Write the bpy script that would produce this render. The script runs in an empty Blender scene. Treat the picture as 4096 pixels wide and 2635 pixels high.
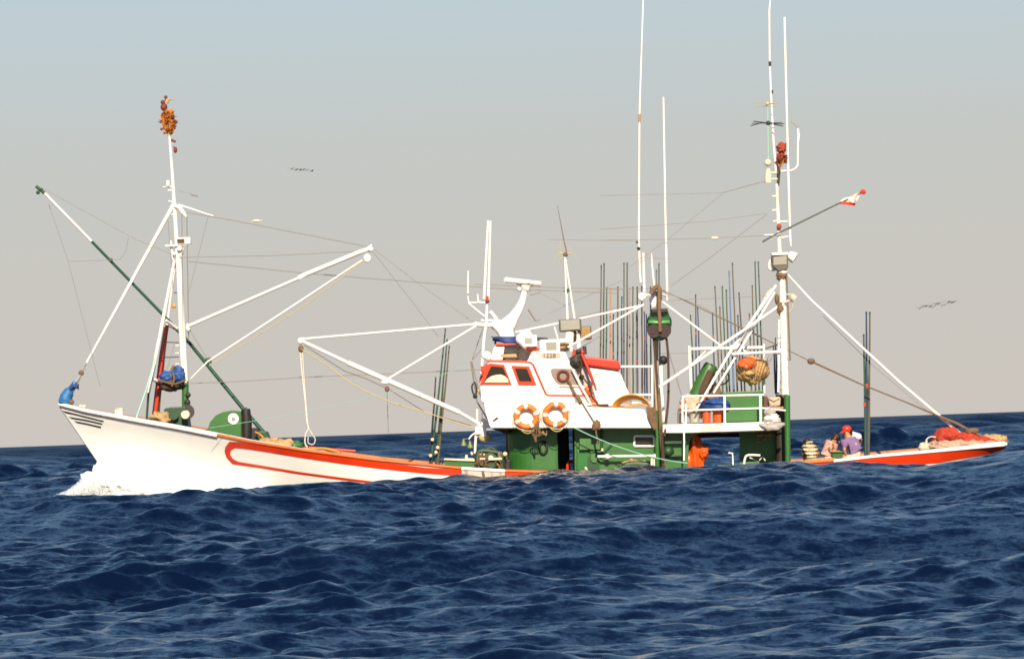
import bpy, bmesh, math, random
import numpy as np
from mathutils import Vector, Matrix, noise
random.seed(7)
S = bpy.context.scene
COL = S.collection

# ------------------------------------------------------------------ camera
FPX = 15754.0            # focal length in pixels of the 4096 px wide frame
CAM = Vector((0.0, -100.0, 2.0))
ROLL = math.radians(2.01)
PITCH = math.atan(399.0 / FPX)
FWD = Vector((0, math.cos(PITCH), math.sin(PITCH)))
_u0 = Vector((0, -math.sin(PITCH), math.cos(PITCH))); _r0 = Vector((1, 0, 0))
RGT = _r0 * math.cos(ROLL) - _u0 * math.sin(ROLL)
UPV = _u0 * math.cos(ROLL) + _r0 * math.sin(ROLL)
cam_d = bpy.data.cameras.new('camera'); cam = bpy.data.objects.new('camera', cam_d); COL.objects.link(cam)
cam_d.sensor_width = 36; cam_d.lens = 36 * FPX / 4096
cam_d.clip_start = 1; cam_d.clip_end = 60000
M = Matrix((RGT, UPV, -FWD)).transposed().to_4x4(); M.translation = CAM
cam.matrix_world = M
S.camera = cam

# ------------------------------------------------------------------ world, sun, exposure
SUN_EL, SUN_AZ = math.radians(33), math.radians(4)
SUNV = Vector((math.sin(SUN_AZ) * math.cos(SUN_EL), -math.cos(SUN_AZ) * math.cos(SUN_EL), math.sin(SUN_EL)))
w = bpy.data.worlds.new('World'); S.world = w; w.use_nodes = True
nt = w.node_tree; nt.nodes.clear()
sky = nt.nodes.new('ShaderNodeTexSky'); sky.sky_type = 'NISHITA'; sky.sun_disc = False
sky.sun_elevation = SUN_EL; sky.sun_rotation = math.pi - SUN_AZ; sky.dust_density = 2.0
tc = nt.nodes.new('ShaderNodeTexCoord'); sep = nt.nodes.new('ShaderNodeSeparateXYZ')
ramp = nt.nodes.new('ShaderNodeValToRGB')
SKY = [(0.0, (.420, .388, .355)), (0.035, (.390, .372, .345)), (0.07, (.365, .370, .354)), (0.108, (.338, .396, .420)),
       (0.15, (.21, .32, .45)), (0.22, (.155, .285, .455)), (0.5, (.10, .22, .41)), (1.0, (.06, .14, .30))]
el = ramp.color_ramp.elements
while len(el) < len(SKY): el.new(0.5)
for e, (p, c) in zip(el, SKY): e.position = p; e.color = (*c, 1)
mul = nt.nodes.new('ShaderNodeVectorMath'); mul.operation = 'SCALE'; mul.inputs['Scale'].default_value = 10.0
mix = nt.nodes.new('ShaderNodeMix'); mix.data_type = 'RGBA'; mix.inputs['Factor'].default_value = 0.93
bg = nt.nodes.new('ShaderNodeBackground'); bg.inputs['Strength'].default_value = 0.1
out = nt.nodes.new('ShaderNodeOutputWorld')
L = nt.links.new
L(tc.outputs['Generated'], sep.inputs[0]); L(sep.outputs['Z'], ramp.inputs['Fac'])
L(ramp.outputs['Color'], mul.inputs[0])
L(sky.outputs['Color'], mix.inputs[6]); L(mul.outputs[0], mix.inputs[7])
L(mix.outputs[2], bg.inputs['Color']); L(bg.outputs[0], out.inputs['Surface'])
sl = bpy.data.lights.new('sun', 'SUN'); sl.energy = 5.0; sl.angle = math.radians(0.5); sl.color = (1, .86, .64)
so = bpy.data.objects.new('sun', sl); COL.objects.link(so); so.rotation_euler = SUNV.to_track_quat('Z', 'Y').to_euler()
so.location = (0, -40, 40)
S.view_settings.view_transform = 'Standard'; S.view_settings.look = 'None'
S.view_settings.exposure = 0.6; S.view_settings.gamma = 1
S.render.engine = 'CYCLES'
S.cycles.pixel_filter_type = 'BLACKMAN_HARRIS'; S.cycles.filter_width = 1.7
S.cycles.max_bounces = 6

# ------------------------------------------------------------------ photo measurements -> world points
CR = {'a': (100, 300, .51948), 'b': (200, 1100, .58445), 'c': (1100, 900, .64935), 'd': (1750, 1050, .58442),
      'e': (2300, 950, .61686), 'f': (2400, 0, .71429), 'g': (3000, 1200, .48711), 'h': (1850, 1250, .32468),
      'i': (1850, 1650, .27151), 'j': (2450, 1550, .31328), 'k': (550, 900, .55195), 'l': (2550, 1050, .38954),
      'm': (3150, 1650, .16708), 'n': (3500, 1600, .24896), 'o': (200, 1450, .35714), 'q': (700, 1550, .33417),
      's': (1900, 950, .25974), 't': (2350, 1000, .32468), 'u': (2050, 1360, .12531), 'v': (2250, 1350, .21429),
      'w': (1700, 1650, .17535), 'x': (2700, 1500, .18797), 'y': (3000, 950, .25974), 'V': (0, 0, 1.71094), 'S': (0, 0, 1.0)}
PX = 100.0 / FPX          # metres per source pixel at the boat

def P(sx, sy, Y=0.0):
    d = FWD * FPX + RGT * (sx - 2048) + UPV * (1317.5 - sy)
    return CAM + d * ((Y - CAM.y) / d.y)

def pt(c, x, y, Y=0.0):
    x0, y0, k = CR[c]
    return P(x0 + x * k, y0 + y * k, Y)

def pts(c, lst, Y=0.0):
    return [pt(c, q[0], q[1], (q[2] if len(q) > 2 else Y)) for q in lst]

# ------------------------------------------------------------------ materials
MATS = {}
def mat(name, col, rough=.5, var=.12, scale=4.0, rust=0.0, metal=0.0, bump=0.0, rustcol=(.22, .09, .04), spec=.5, rth=.62):
    if name in MATS: return MATS[name]
    m = bpy.data.materials.new(name); m.use_nodes = True; t = m.node_tree; n = t.nodes; b = n['Principled BSDF']
    b.inputs['Roughness'].default_value = rough; b.inputs['Metallic'].default_value = metal
    b.inputs['Specular IOR Level'].default_value = spec
    co = n.new('ShaderNodeTexCoord'); nz = n.new('ShaderNodeTexNoise'); nz.inputs['Scale'].default_value = scale
    nz.inputs['Detail'].default_value = 6; nz.inputs['Roughness'].default_value = .65
    t.links.new(co.outputs['Object'], nz.inputs['Vector'])
    mr = n.new('ShaderNodeMapRange'); mr.inputs['From Min'].default_value = .3; mr.inputs['From Max'].default_value = .7
    mr.inputs['To Min'].default_value = 1 - var; mr.inputs['To Max'].default_value = 1 + var * .4
    t.links.new(nz.outputs['Fac'], mr.inputs['Value'])
    sc = n.new('ShaderNodeVectorMath'); sc.operation = 'SCALE'; sc.inputs[0].default_value = col
    t.links.new(mr.outputs[0], sc.inputs['Scale'])
    last = sc.outputs[0]
    if rust > 0:
        mp = n.new('ShaderNodeMapping'); mp.inputs['Scale'].default_value = (5, 5, .7)
        n2 = n.new('ShaderNodeTexNoise'); n2.inputs['Scale'].default_value = 1.6; n2.inputs['Detail'].default_value = 8
        n2.inputs['Roughness'].default_value = .7
        t.links.new(co.outputs['Object'], mp.inputs[0]); t.links.new(mp.outputs[0], n2.inputs['Vector'])
        r2 = n.new('ShaderNodeMapRange'); r2.inputs['From Min'].default_value = rth; r2.inputs['From Max'].default_value = rth + .16
        r2.inputs['To Max'].default_value = rust
        t.links.new(n2.outputs['Fac'], r2.inputs['Value'])
        mx = n.new('ShaderNodeMix'); mx.data_type = 'RGBA'; mx.inputs[7].default_value = (*rustcol, 1)
        t.links.new(r2.outputs[0], mx.inputs[0]); t.links.new(last, mx.inputs[6]); last = mx.outputs[2]
    t.links.new(last, b.inputs['Base Color'])
    if bump > 0:
        bp = n.new('ShaderNodeBump'); bp.inputs['Strength'].default_value = bump; bp.inputs['Distance'].default_value = .02
        n3 = n.new('ShaderNodeTexNoise'); n3.inputs['Scale'].default_value = scale * 6; n3.inputs['Detail'].default_value = 4
        t.links.new(co.outputs['Object'], n3.inputs['Vector'])
        t.links.new(n3.outputs['Fac'], bp.inputs['Height']); t.links.new(bp.outputs[0], b.inputs['Normal'])
    MATS[name] = m
    return m

WHITE = mat('white_paint', (.87, .84, .79), .4, .05, 1.2, .3, rustcol=(.55, .38, .24))
HULLW = mat('hull_white', (.90, .88, .84), .35, .05, .7, .15, rustcol=(.66, .55, .42), bump=.05)
PIPEW = mat('white_pipe', (.80, .75, .71), .45, .10, 3, .55, rustcol=(.42, .22, .12))
RUSTW = mat('rusty_white', (.76, .69, .61), .6, .2, 5, .9, rustcol=(.25, .11, .05), rth=.54)
RED = mat('red_paint', (.66, .036, .004), .4, .15, 2, .25, rustcol=(.4, .05, .02))
ORANGE = mat('orange_paint', (.66, .115, .010), .5, .25, 3, .5, rustcol=(.42, .20, .08))
GREEN = mat('green_paint', (.027, .125, .020), .45, .2, 2.5, .25, rustcol=(.05, .10, .03), bump=.05)
GREENL = mat('light_green_paint', (.045, .155, .035), .5, .2, 3)
GREEND = mat('dark_green_paint', (.012, .055, .018), .5, .3, 4, .4, rustcol=(.05, .03, .02))
POLEG = mat('pole_green', (.012, .05, .02), .5, .3, 3)
BLACK = mat('black_rubber', (.012, .010, .010), .6, .3, 6)
DARK = mat('dark_steel', (.03, .022, .018), .6, .4, 6, .6)
GREY = mat('grey_steel', (.28, .26, .24), .5, .2, 5, .3)
BLUE = mat('blue_tarp', (.015, .07, .26), .55, .35, 9, bump=.4)
NAVY = mat('navy_cloth', (.012, .03, .15), .6, .3, 6, bump=.3)
ROPE = mat('rope_brown', (.17, .10, .055), .85, .35, 20, bump=.4)
ROPED = mat('rope_dark', (.06, .030, .018), .85, .35, 20, bump=.4)
ROPEY = mat('rope_yellow', (.50, .40, .16), .8, .2, 15)
ROPEM = mat('rope_mint', (.24, .46, .36), .8, .1, 15)
ROPEW = mat('rope_white', (.70, .63, .54), .8, .2, 15)
WIRE = mat('wire', (.22, .185, .16), .5, .2, 10)
YEL = mat('yellow_hose', (.60, .25, .025), .5, .25, 8)
TAN = mat('tan_canvas', (.42, .27, .13), .85, .35, 6, bump=.5)
BEIGE = mat('beige_canvas', (.55, .40, .30), .85, .3, 5, bump=.5)
ORCL = mat('orange_cloth', (.68, .10, .012), .6, .25, 7, bump=.4)
REDN = mat('red_net', (.50, .045, .018), .9, .45, 14, bump=.8)
PINKN = mat('pink_net', (.55, .36, .26), .9, .35, 14, bump=.8)
DRIED = mat('dried_leaf', (.55, .17, .015), .8, .5, 10)
DRIEDR = mat('dried_berry', (.18, .03, .012), .7, .4, 10)
BULB = mat('amber', (.6, .28, .02), .4, .1, 5)
CREAM = mat('cream_cloth', (.72, .60, .44), .8, .15, 5, bump=.3)
SKIN = mat('skin', (.44, .20, .10), .55, .12, 9)
HAIR = mat('hair', (.022, .010, .008), .6, .3, 20)
DECKM = mat('deck_wood', (.20, .12, .07), .7, .35, 3)
GLASSY = mat('lamp_glass', (.30, .29, .25), .12, .1, 3)
PANE = mat('dark_glass', (.030, .026, .020), .10, .3, 2, spec=.22)
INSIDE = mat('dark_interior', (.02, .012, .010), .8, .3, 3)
TAUPE = mat('taupe_panel', (.25, .19, .15), .7, .2, 3)

# ------------------------------------------------------------------ mesh builder
WPOS = {}
class MB:
    def __init__(s): s.v = []; s.f = []; s.smooth = []
    def add(s, vs, fs, smooth=False):
        o = len(s.v); s.v += [Vector(q) for q in vs]
        for f in fs: s.f.append([o + k for k in f]); s.smooth.append(smooth)
        return s
    def tube(s, path, r, seg=8, cap=True):
        path = [Vector(q) for q in path]; n = len(path)
        rr = r if isinstance(r, (list, tuple)) else [r] * n
        vs, fs = [], []
        t0 = (path[1] - path[0]).normalized()
        ref = Vector((0, 1, 0)) if abs(t0.y) < .9 else Vector((1, 0, 0))
        a = t0.cross(ref).normalized()
        for k in range(n):
            if k == 0: t = t0
            elif k == n - 1: t = (path[k] - path[k - 1]).normalized()
            else:
                t = (path[k + 1] - path[k]).normalized() + (path[k] - path[k - 1]).normalized()
                t = t.normalized() if t.length > 1e-6 else (path[k] - path[k - 1]).normalized()
            a = (a - t * a.dot(t))
            a = a.normalized() if a.length > 1e-6 else t.orthogonal().normalized()
            b = t.cross(a)
            for j in range(seg):
                an = 2 * math.pi * j / seg
                vs.append(path[k] + (a * math.cos(an) + b * math.sin(an)) * rr[k])
        for k in range(n - 1):
            for j in range(seg):
                j2 = (j + 1) % seg
                fs.append((k * seg + j, k * seg + j2, (k + 1) * seg + j2, (k + 1) * seg + j))
        s.add(vs, fs, True)
        if cap: s.add(vs[:seg], [tuple(reversed(range(seg)))]); s.add(vs[-seg:], [tuple(range(seg))])
        return s
    def box(s, c, sz, rot=None):
        c = Vector(c); vs = []
        for i in (-1, 1):
            for j in (-1, 1):
                for k in (-1, 1):
                    q = Vector((i * sz[0] / 2, j * sz[1] / 2, k * sz[2] / 2))
                    if rot is not None: q = rot @ q
                    vs.append(c + q)
        return s.add(vs, [(0, 1, 3, 2), (4, 6, 7, 5), (0, 4, 5, 1), (2, 3, 7, 6), (0, 2, 6, 4), (1, 5, 7, 3)])
    def prism(s, outline, y0, y1):
        """outline: points with x,z; extruded along y from y0 (near) to y1 (far)"""
        n = len(outline)
        vs = [Vector((q.x, y0, q.z)) for q in outline] + [Vector((q.x, y1, q.z)) for q in outline]
        fs = [tuple(range(n)), tuple(reversed(range(n, 2 * n)))]
        for k in range(n):
            k2 = (k + 1) % n
            fs.append((k2, k, n + k, n + k2))
        return s.add(vs, fs)
    def column(s, foot, z0, z1):
        """foot: (x,y) footprint; z0,z1 numbers or functions of x"""
        f0 = z0 if callable(z0) else (lambda x: z0); f1 = z1 if callable(z1) else (lambda x: z1)
        n = len(foot)
        vs = [Vector((x, y, f0(x))) for x, y in foot] + [Vector((x, y, f1(x))) for x, y in foot]
        fs = [tuple(reversed(range(n))), tuple(range(n, 2 * n))]
        for k in range(n):
            k2 = (k + 1) % n; fs.append((k, k2, n + k2, n + k))
        return s.add(vs, fs)
    def ball(s, c, r, seg=12, rings=8, rot=None):
        c = Vector(c); r = Vector((r, r, r)) if not hasattr(r, '__len__') else Vector(r)
        vs = [c + (rot @ Vector((0, 0, r.z)) if rot else Vector((0, 0, r.z)))]; fs = []
        for i in range(1, rings):
            th = math.pi * i / rings
            for j in range(seg):
                ph = 2 * math.pi * j / seg
                q = Vector((r.x * math.sin(th) * math.cos(ph), r.y * math.sin(th) * math.sin(ph), r.z * math.cos(th)))
                if rot: q = rot @ q
                vs.append(c + q)
        q = Vector((0, 0, -r.z)); vs.append(c + (rot @ q if rot else q))
        for j in range(seg): fs.append((0, 1 + j, 1 + (j + 1) % seg))
        for i in range(rings - 2):
            for j in range(seg):
                a = 1 + i * seg + j; b = 1 + i * seg + (j + 1) % seg
                fs.append((a, a + seg, b + seg, b))
        e = len(vs) - 1; o = 1 + (rings - 2) * seg
        for j in range(seg): fs.append((e, o + (j + 1) % seg, o + j))
        return s.add(vs, fs, True)
    def lump(s, c, r, amp=.25, freq=2.0, seed=0, seg=24, rings=16, flat=None):
        o = len(s.v); s.ball(c, r, seg, rings); c = Vector(c)
        rm = max(r) if hasattr(r, '__len__') else r
        for k in range(o, len(s.v)):
            q = s.v[k] - c
            d = noise.fractal(q * (freq / rm) + Vector((seed * 7.3, seed * 1.7, 3.1)), 1.0, 2.0, 4)
            q = q * (1 + amp * d)
            if flat is not None and q.z < flat: q.z = flat + (q.z - flat) * .1
            s.v[k] = c + q
        return s
    def disc(s, c, r, y0, y1, seg=24, rx=None):
        """cylinder with its axis along y"""
        c = Vector(c); vs = []
        for y in (y0, y1):
            for j in range(seg):
                a = 2 * math.pi * j / seg
                vs.append(Vector((c.x + (rx or r) * math.cos(a), y, c.z + r * math.sin(a))))
        fs = [tuple(range(seg)), tuple(reversed(range(seg, 2 * seg)))]
        for j in range(seg):
            j2 = (j + 1) % seg; fs.append((j2, j, seg + j, seg + j2))
        return s.add(vs, fs)
    def cyl(s, a, b, r, seg=16): return s.tube([a, b], r, seg)
    def build(s, name, material, parent=None, origin=None, bevel=0, smooth=None, sub=0, tags=None):
        me = bpy.data.meshes.new(name)
        if origin is None:
            xs = [q.x for q in s.v]; ys = [q.y for q in s.v]; zs = [q.z for q in s.v]
            origin = Vector(((min(xs) + max(xs)) / 2, (min(ys) + max(ys)) / 2, min(zs)))
        origin = Vector(origin)
        me.from_pydata([q - origin for q in s.v], [], s.f)
        me.polygons.foreach_set('use_smooth', [bool(q) if smooth is None else smooth for q in s.smooth])
        bm = bmesh.new(); bm.from_mesh(me); bmesh.ops.recalc_face_normals(bm, faces=bm.faces); bm.to_mesh(me); bm.free()
        ms = material if isinstance(material, list) else [material]
        for q in ms: me.materials.append(q)
        ob = bpy.data.objects.new(name, me); COL.objects.link(ob)
        place(ob, origin, parent)
        if bevel:
            md = ob.modifiers.new('bevel', 'BEVEL'); md.width = bevel; md.segments = 2; md.limit_method = 'ANGLE'; md.angle_limit = math.radians(35)
        if tags: tag(ob, *tags)
        return ob

def place(ob, origin, parent):
    origin = Vector(origin)
    if parent is not None:
        ob.parent = parent; ob.location = origin - WPOS[parent.name]
    else: ob.location = origin
    WPOS[ob.name] = origin

def tag(o, label=None, cat=None, group=None, kind=None):
    if label: o['label'] = label
    if cat: o['category'] = cat
    if group: o['group'] = group
    if kind: o['kind'] = kind
    return o

def thing(name, origin, label, cat, group=None):
    o = bpy.data.objects.new(name, None); COL.objects.link(o); o.empty_display_size = .3
    place(o, origin, None); tag(o, label, cat, group)
    return o

def catenary(a, b, sag, n=14):
    a = Vector(a); b = Vector(b)
    return [a.lerp(b, k / n) - Vector((0, 0, sag * 4 * (k / n) * (1 - k / n))) for k in range(n + 1)]

def spline(ps, n=6):
    ps = [Vector(q) for q in ps]; out = []
    for k in range(len(ps) - 1):
        p0 = ps[max(k - 1, 0)]; p1 = ps[k]; p2 = ps[k + 1]; p3 = ps[min(k + 2, len(ps) - 1)]
        for j in range(n):
            t = j / n
            out.append(.5 * ((2 * p1) + (p2 - p0) * t + (2 * p0 - 5 * p1 + 4 * p2 - p3) * t * t + (3 * p1 - p0 - 3 * p2 + p3) * t ** 3))
    out.append(ps[-1]); return out

# ================================================================== SEA (one sheet reaching the horizon)
def smooth01(t): t = np.clip(t, 0, 1); return t * t * (3 - 2 * t)
rng = np.random.default_rng(11)
CREST = np.array([(-600, 1185), (-200, 1180), (60, 1172), (137, 1158), (250, 1157), (330, 1156), (400, 1150), (520, 1140), (600, 1138), (700, 1130), (800, 1124), (880, 1130),
                  (1000, 1125), (1180, 1119), (1300, 1109), (1400, 1107), (1540, 1097), (1640, 1089), (1700, 1087), (1800, 1080),
                  (1860, 1077), (1900, 1084), (2000, 1093), (2150, 1090), (2230, 1078), (2350, 1056), (2420, 1050), (2700, 1045), (3100, 1050)], float)
YC = -15.0
crest_pts = [P(a * 1.71094, b * 1.71094, YC) for a, b in CREST]
crest_x = np.array([q.x for q in crest_pts]); crest_z = np.array([q.z for q in crest_pts])
def build_sea():
    r1 = 26 * np.exp(np.arange(0, math.log(240 / 26), .0013))
    r2 = r1[-1] * np.exp(np.arange(1, 460) * .0038)
    r3 = r2[-1] * np.exp(np.arange(1, 150) * .025)
    R = np.concatenate([[4, 10, 16, 20, 23], r1, r2, r3])
    half = .135
    a1 = np.linspace(-half, half, 600)
    step = a1[1] - a1[0]
    ex = half + np.cumsum(step * 1.06 ** np.arange(1, 80))
    ex = ex[ex < .75]
    A = np.concatenate([-ex[::-1], a1, ex])
    RR, AA = np.meshgrid(R, A, indexing='ij')
    X = RR * np.tan(AA); Yd = RR            # distance from the camera plane
    Y = Yd + CAM.y
    dr = np.gradient(R)[:, None] * np.ones_like(X)
    # random wind sea
    lam = np.concatenate([np.exp(np.linspace(math.log(.26), math.log(1.9), 95)), np.exp(np.linspace(math.log(2), math.log(26), 55))])
    N = len(lam); lam = lam * rng.uniform(.94, 1.06, N)
    th = math.radians(-78) + rng.normal(0, .66, N)
    ph = rng.uniform(0, 2 * math.pi, N)
    sl_ = np.interp(np.log(lam), np.log([.26, .6, 1.2, 2, 4, 8, 14, 24]), [.036, .052, .046, .030, .020, .018, .020, .020])
    amp = sl_ * lam / (2 * math.pi)
    Zl = np.zeros_like(X)
    Zr = np.zeros_like(X); DX = np.zeros_like(X); DY = np.zeros_like(X)
    # large slow patches modulate the small waves (gusts)
    gust = .85 + .38 * np.sin(X * .21 + Y * .09 + 1.0) * np.sin(X * .07 - Y * .13 + 2.2) + .22 * np.sin(X * .55 - Y * .23 + .4) * np.sin(X * .31 + Y * .37)
    for k in range(N):
        kk = 2 * math.pi / lam[k]; cx, cy = math.cos(th[k]), math.sin(th[k])
        att = np.clip((lam[k] / np.maximum(dr, 1e-3) - 2.2) / 3.0, 0, 1)
        rows = np.where(att[:, 0] > 0)[0]
        if len(rows) == 0: continue
        e = rows[-1] + 1
        ar = amp[k] * att[:e]
        if lam[k] < 3: ar = ar * gust[:e]
        f = kk * (cx * X[:e] + cy * Y[:e]) + ph[k]
        if lam[k] > 5: Zl[:e] += ar * np.cos(f)
        else: Zr[:e] += ar * np.cos(f)
        sn = np.sin(f) * ar * .5
        DX[:e] -= cx * sn; DY[:e] -= cy * sn
    boost = 1 + .9 * smooth01((Y - 6) / 50) + 1.0 * smooth01((Y - 90) / 250)
    Zr *= boost; Zl *= boost
    # long swell: the crest in front of the boat, the hollow it hides, the seas beyond
    cz = np.interp(X / np.maximum(Yd, 1) * (CAM.y * -1 + YC), crest_x, crest_z)
    u = Y - YC - .25 * X * 0
    swell = np.where(u < 0, np.exp(-(u / 17.0) ** 2) * cz, 0)
    back = .72
    swell = np.where(u >= 0, back + (cz - back) * np.exp(-(u / 5.5) ** 2), swell)
    far = smooth01((Y - 6) / 55)
    swell = swell * (1 - far) + far * (.12 * np.sin(Y * .11 + X * .03) * np.exp(-Y / 400))
    swell += .16 * np.sin((Y + .35 * X) * .33 + .5) * np.exp(-((Y + 62) / 26) ** 2)
    corr = np.zeros(X.shape[1])
    near = 1 - .6 * np.exp(-((Y - YC - 2) / 9) ** 2)
    tgt = np.interp(np.tan(A) * (YC - CAM.y), crest_x, crest_z)
    tgt_s = (tgt - CAM.z) / (YC - CAM.y)
    fg = (Yd[:, 0] < 92) & (Yd[:, 0] > 60)
    for it in range(7):
        wgt = np.exp(-(u / 9.0) ** 2)
        Z = swell + Zr + Zl * near + corr[None, :] * wgt
        s_ = ((Z - CAM.z) / Yd)[fg].max(axis=0)
        d_ = (tgt_s - s_) * (YC - CAM.y)
        ker = np.hanning(23); ker /= ker.sum()
        d_ = np.convolve(np.pad(d_, 11, mode='edge'), ker, 'valid')
        corr += .8 * d_
    Z = swell + Zr + Zl * near + corr[None, :] * np.exp(-(u / 9.0) ** 2)
    # keep the water out of the boat: flatten under the hull
    hx = (X > -13.6) & (X < 12.6)
    inb = np.exp(-((Y - 0) / 3.2) ** 4) * hx
    Z = Z * (1 - inb) + inb * np.minimum(Z, .45 + 0 * Z)
    fade = np.clip(1.2 - Yd / 2500, 0, 1)
    X2 = X + DX * fade; Y2 = Y + DY * fade
    n0, n1 = X.shape
    co = np.stack([X2, Y2, Z], -1).reshape(-1, 3).astype(np.float32)
    idx = np.arange(n0 * n1).reshape(n0, n1)
    q = np.stack([idx[:-1, :-1], idx[:-1, 1:], idx[1:, 1:], idx[1:, :-1]], -1).reshape(-1, 4).astype(np.int32)
    me = bpy.data.meshes.new('sea')
    me.vertices.add(len(co)); me.vertices.foreach_set('co', co.ravel())
    me.loops.add(q.size); me.loops.foreach_set('vertex_index', q.ravel())
    me.polygons.add(len(q)); me.polygons.foreach_set('loop_start', np.arange(0, q.size, 4, dtype=np.int32))
    me.polygons.foreach_set('loop_total', np.full(len(q), 4, np.int32))
    me.polygons.foreach_set('use_smooth', np.ones(len(q), bool))
    me.update(); me.validate()
    ob = bpy.data.objects.new('sea', me); COL.objects.link(ob); ob['kind'] = 'structure'
    at_ = me.attributes.new('unresolved', 'FLOAT', 'POINT')
    at_.data.foreach_set('value', smooth01((np.log(np.maximum(Yd, 1)) - math.log(130)) / (math.log(900) - math.log(130))).astype(np.float32).ravel())
    m = bpy.data.materials.new('sea_water'); m.use_nodes = True; t = m.node_tree; n = t.nodes; b = n['Principled BSDF']
    b.inputs['Base Color'].default_value = (.0010, .0042, .0185, 1); b.inputs['Roughness'].default_value = .12
    b.inputs['IOR'].default_value = 1.33
    b.inputs['Specular Tint'].default_value = (.56, .78, 1, 1)
    co_ = n.new('ShaderNodeTexCoord')
    # ripples finer than the mesh: two layers of random slope added to the wave's own normal
    geo = n.new('ShaderNodeNewGeometry'); acc = geo.outputs['Normal']
    for sc_, (sx_, sy_), amt in ((1.0, (2.6, 3.6), .52), (1.0, (9.0, 13.0), .50)):
        mp = n.new('ShaderNodeMapping'); mp.inputs['Scale'].default_value = (sx_, sy_, .001)
        nz = n.new('ShaderNodeTexNoise'); nz.inputs['Scale'].default_value = sc_; nz.inputs['Detail'].default_value = 4; nz.inputs['Roughness'].default_value = .6; nz.inputs['Distortion'].default_value = .6
        sb = n.new('ShaderNodeVectorMath'); sb.operation = 'SUBTRACT'; sb.inputs[1].default_value = (.5, .5, .5)
        ml = n.new('ShaderNodeVectorMath'); ml.operation = 'MULTIPLY'; ml.inputs[1].default_value = (amt * 2, amt * 2, 0)
        ad = n.new('ShaderNodeVectorMath'); ad.operation = 'ADD'
        t.links.new(co_.outputs['Object'], mp.inputs[0]); t.links.new(mp.outputs[0], nz.inputs['Vector'])
        t.links.new(nz.outputs['Color'], sb.inputs[0]); t.links.new(sb.outputs[0], ml.inputs[0]); t.links.new(acc, ad.inputs[0]); t.links.new(ml.outputs[0], ad.inputs[1]); acc = ad.outputs[0]
    nrm = n.new('ShaderNodeVectorMath'); nrm.operation = 'NORMALIZE'; t.links.new(acc, nrm.inputs[0]); t.links.new(nrm.outputs[0], b.inputs['Normal'])
    # waves too small for the mesh far away act as roughness
    an = n.new('ShaderNodeAttribute'); an.attribute_name = 'unresolved'
    for inp, v0, v1 in (('Roughness', .18, .45), ('Specular IOR Level', .46, .22)):
        r_ = n.new('ShaderNodeMapRange'); r_.inputs['To Min'].default_value = v0; r_.inputs['To Max'].default_value = v1
        t.links.new(an.outputs['Fac'], r_.inputs['Value']); t.links.new(r_.outputs[0], b.inputs[inp])
    me.materials.append(m)
    return ob
build_sea()

# ================================================================== BOAT
BOAT = thing('fishing_boat', (0, 0, .5), 'white and green fishing boat with red striped hull, two masts and raised booms', 'fishing boat')
def part(name, mb, m, parent=BOAT, bevel=0, label=None, smooth=None):
    o = mb.build(name, m, parent, bevel=bevel, smooth=smooth)
    if label: o['label'] = label
    return o
def rod(name, c, lst, wpx, m=None, Y=0, parent=BOAT, seg=8, label=None):
    """tube through photo points (crop px, optional depth); wpx = width(s) in source pixels"""
    r = [q * PX / 2 for q in wpx] if isinstance(wpx, (list, tuple)) else wpx * PX / 2
    return part(name, MB().tube(pts(c, lst, Y), r, seg), m or PIPEW, parent, label=label)

# ---- hull
SHEER = [(237, 1610), (343, 1637), (557, 1677), (700, 1702), (867, 1735), (1001, 1762), (1201, 1795), (1500, 1835), (1723, 1857), (1850, 1869),
         (2018, 1879), (2295, 1888), (2600, 1892), (2900, 1882), (3223, 1846), (3344, 1838), (3500, 1820), (3749, 1799), (3998, 1776), (4025, 1774)]
x0b = P(237, 1610, 0).x; x1b = P(4025, 1774, -2).x; LB = x1b - x0b
def beam_top(s):
    e = 1 - (1 - min(max(s, 0) / .40, 1)) ** 2.5
    st = max((s - .68) / .32, 0)
    return 2.75 * e * (1 - .30 * st ** 2)
def beam_low(s):
    e = 1 - (1 - min(max(s, 0) / .50, 1)) ** 1.8
    st = max((s - .60) / .40, 0)
    return 2.64 * e * (1 - .45 * st ** 2)
_sx, _sz = [], []
for a, b in SHEER:
    Yg = 0
    for _ in range(4):
        q = P(a, b, Yg); Yg = -beam_top((q.x - x0b) / LB)
    _sx.append(q.x); _sz.append(q.z)
def zs(x): return float(np.interp(x, _sx, _sz))
ZK = -1.1
def zk(x):
    t = min(max((x - (x1b - 4.0)) / 4.0, 0), 1)
    return ZK + (zs(x1b) - .30 - ZK) * (t ** 1.6)
STEM = [P(237, 1605, 0), P(238, 1630, 0), P(326, 1757, 0), P(414, 1884, 0), P(465, 1968, 0), P(530, 2040, 0), P(640, 2120, 0), P(800, 2200, 0)]
_stz = [q.z for q in reversed(STEM)]; _stx = [q.x for q in reversed(STEM)]
def xstem_z(z): return float(np.interp(z, _stz, _stx))
XST = []
for k in range(101):
    v = k / 100; x = x0b
    for _ in range(60):
        z = zk(x) + v * (zs(x) - zk(x)); x = .5 * x + .5 * xstem_z(z)
    XST.append(x)
def xst(v): return float(np.interp(v, np.linspace(0, 1, 101), XST))
def B(v, s):
    v = min(max(v, 0), 1)
    f = min(v / .38, 1)
    bil = math.sqrt(max(1 - (1 - f) ** 2, 0))
    fl = ((v - .38) / .62) if v > .38 else 0
    t = max(1 - s / .30, 0)
    wgt = fl ** (1.0 + 1.5 * t) 
    low = beam_low(s) * bil
    return low + (beam_top(s) - beam_low(s)) * wgt
def hull_y(x, z):
    v = (z - zk(x)) / (zs(x) - zk(x)); v = min(max(v, 0), 1)
    a = xst(v); s = (x - a) / (x1b - a)
    return B(v, min(max(s, 0), 1))
NV, NS = 30, 170
hm = MB(); grid = {}
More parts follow.
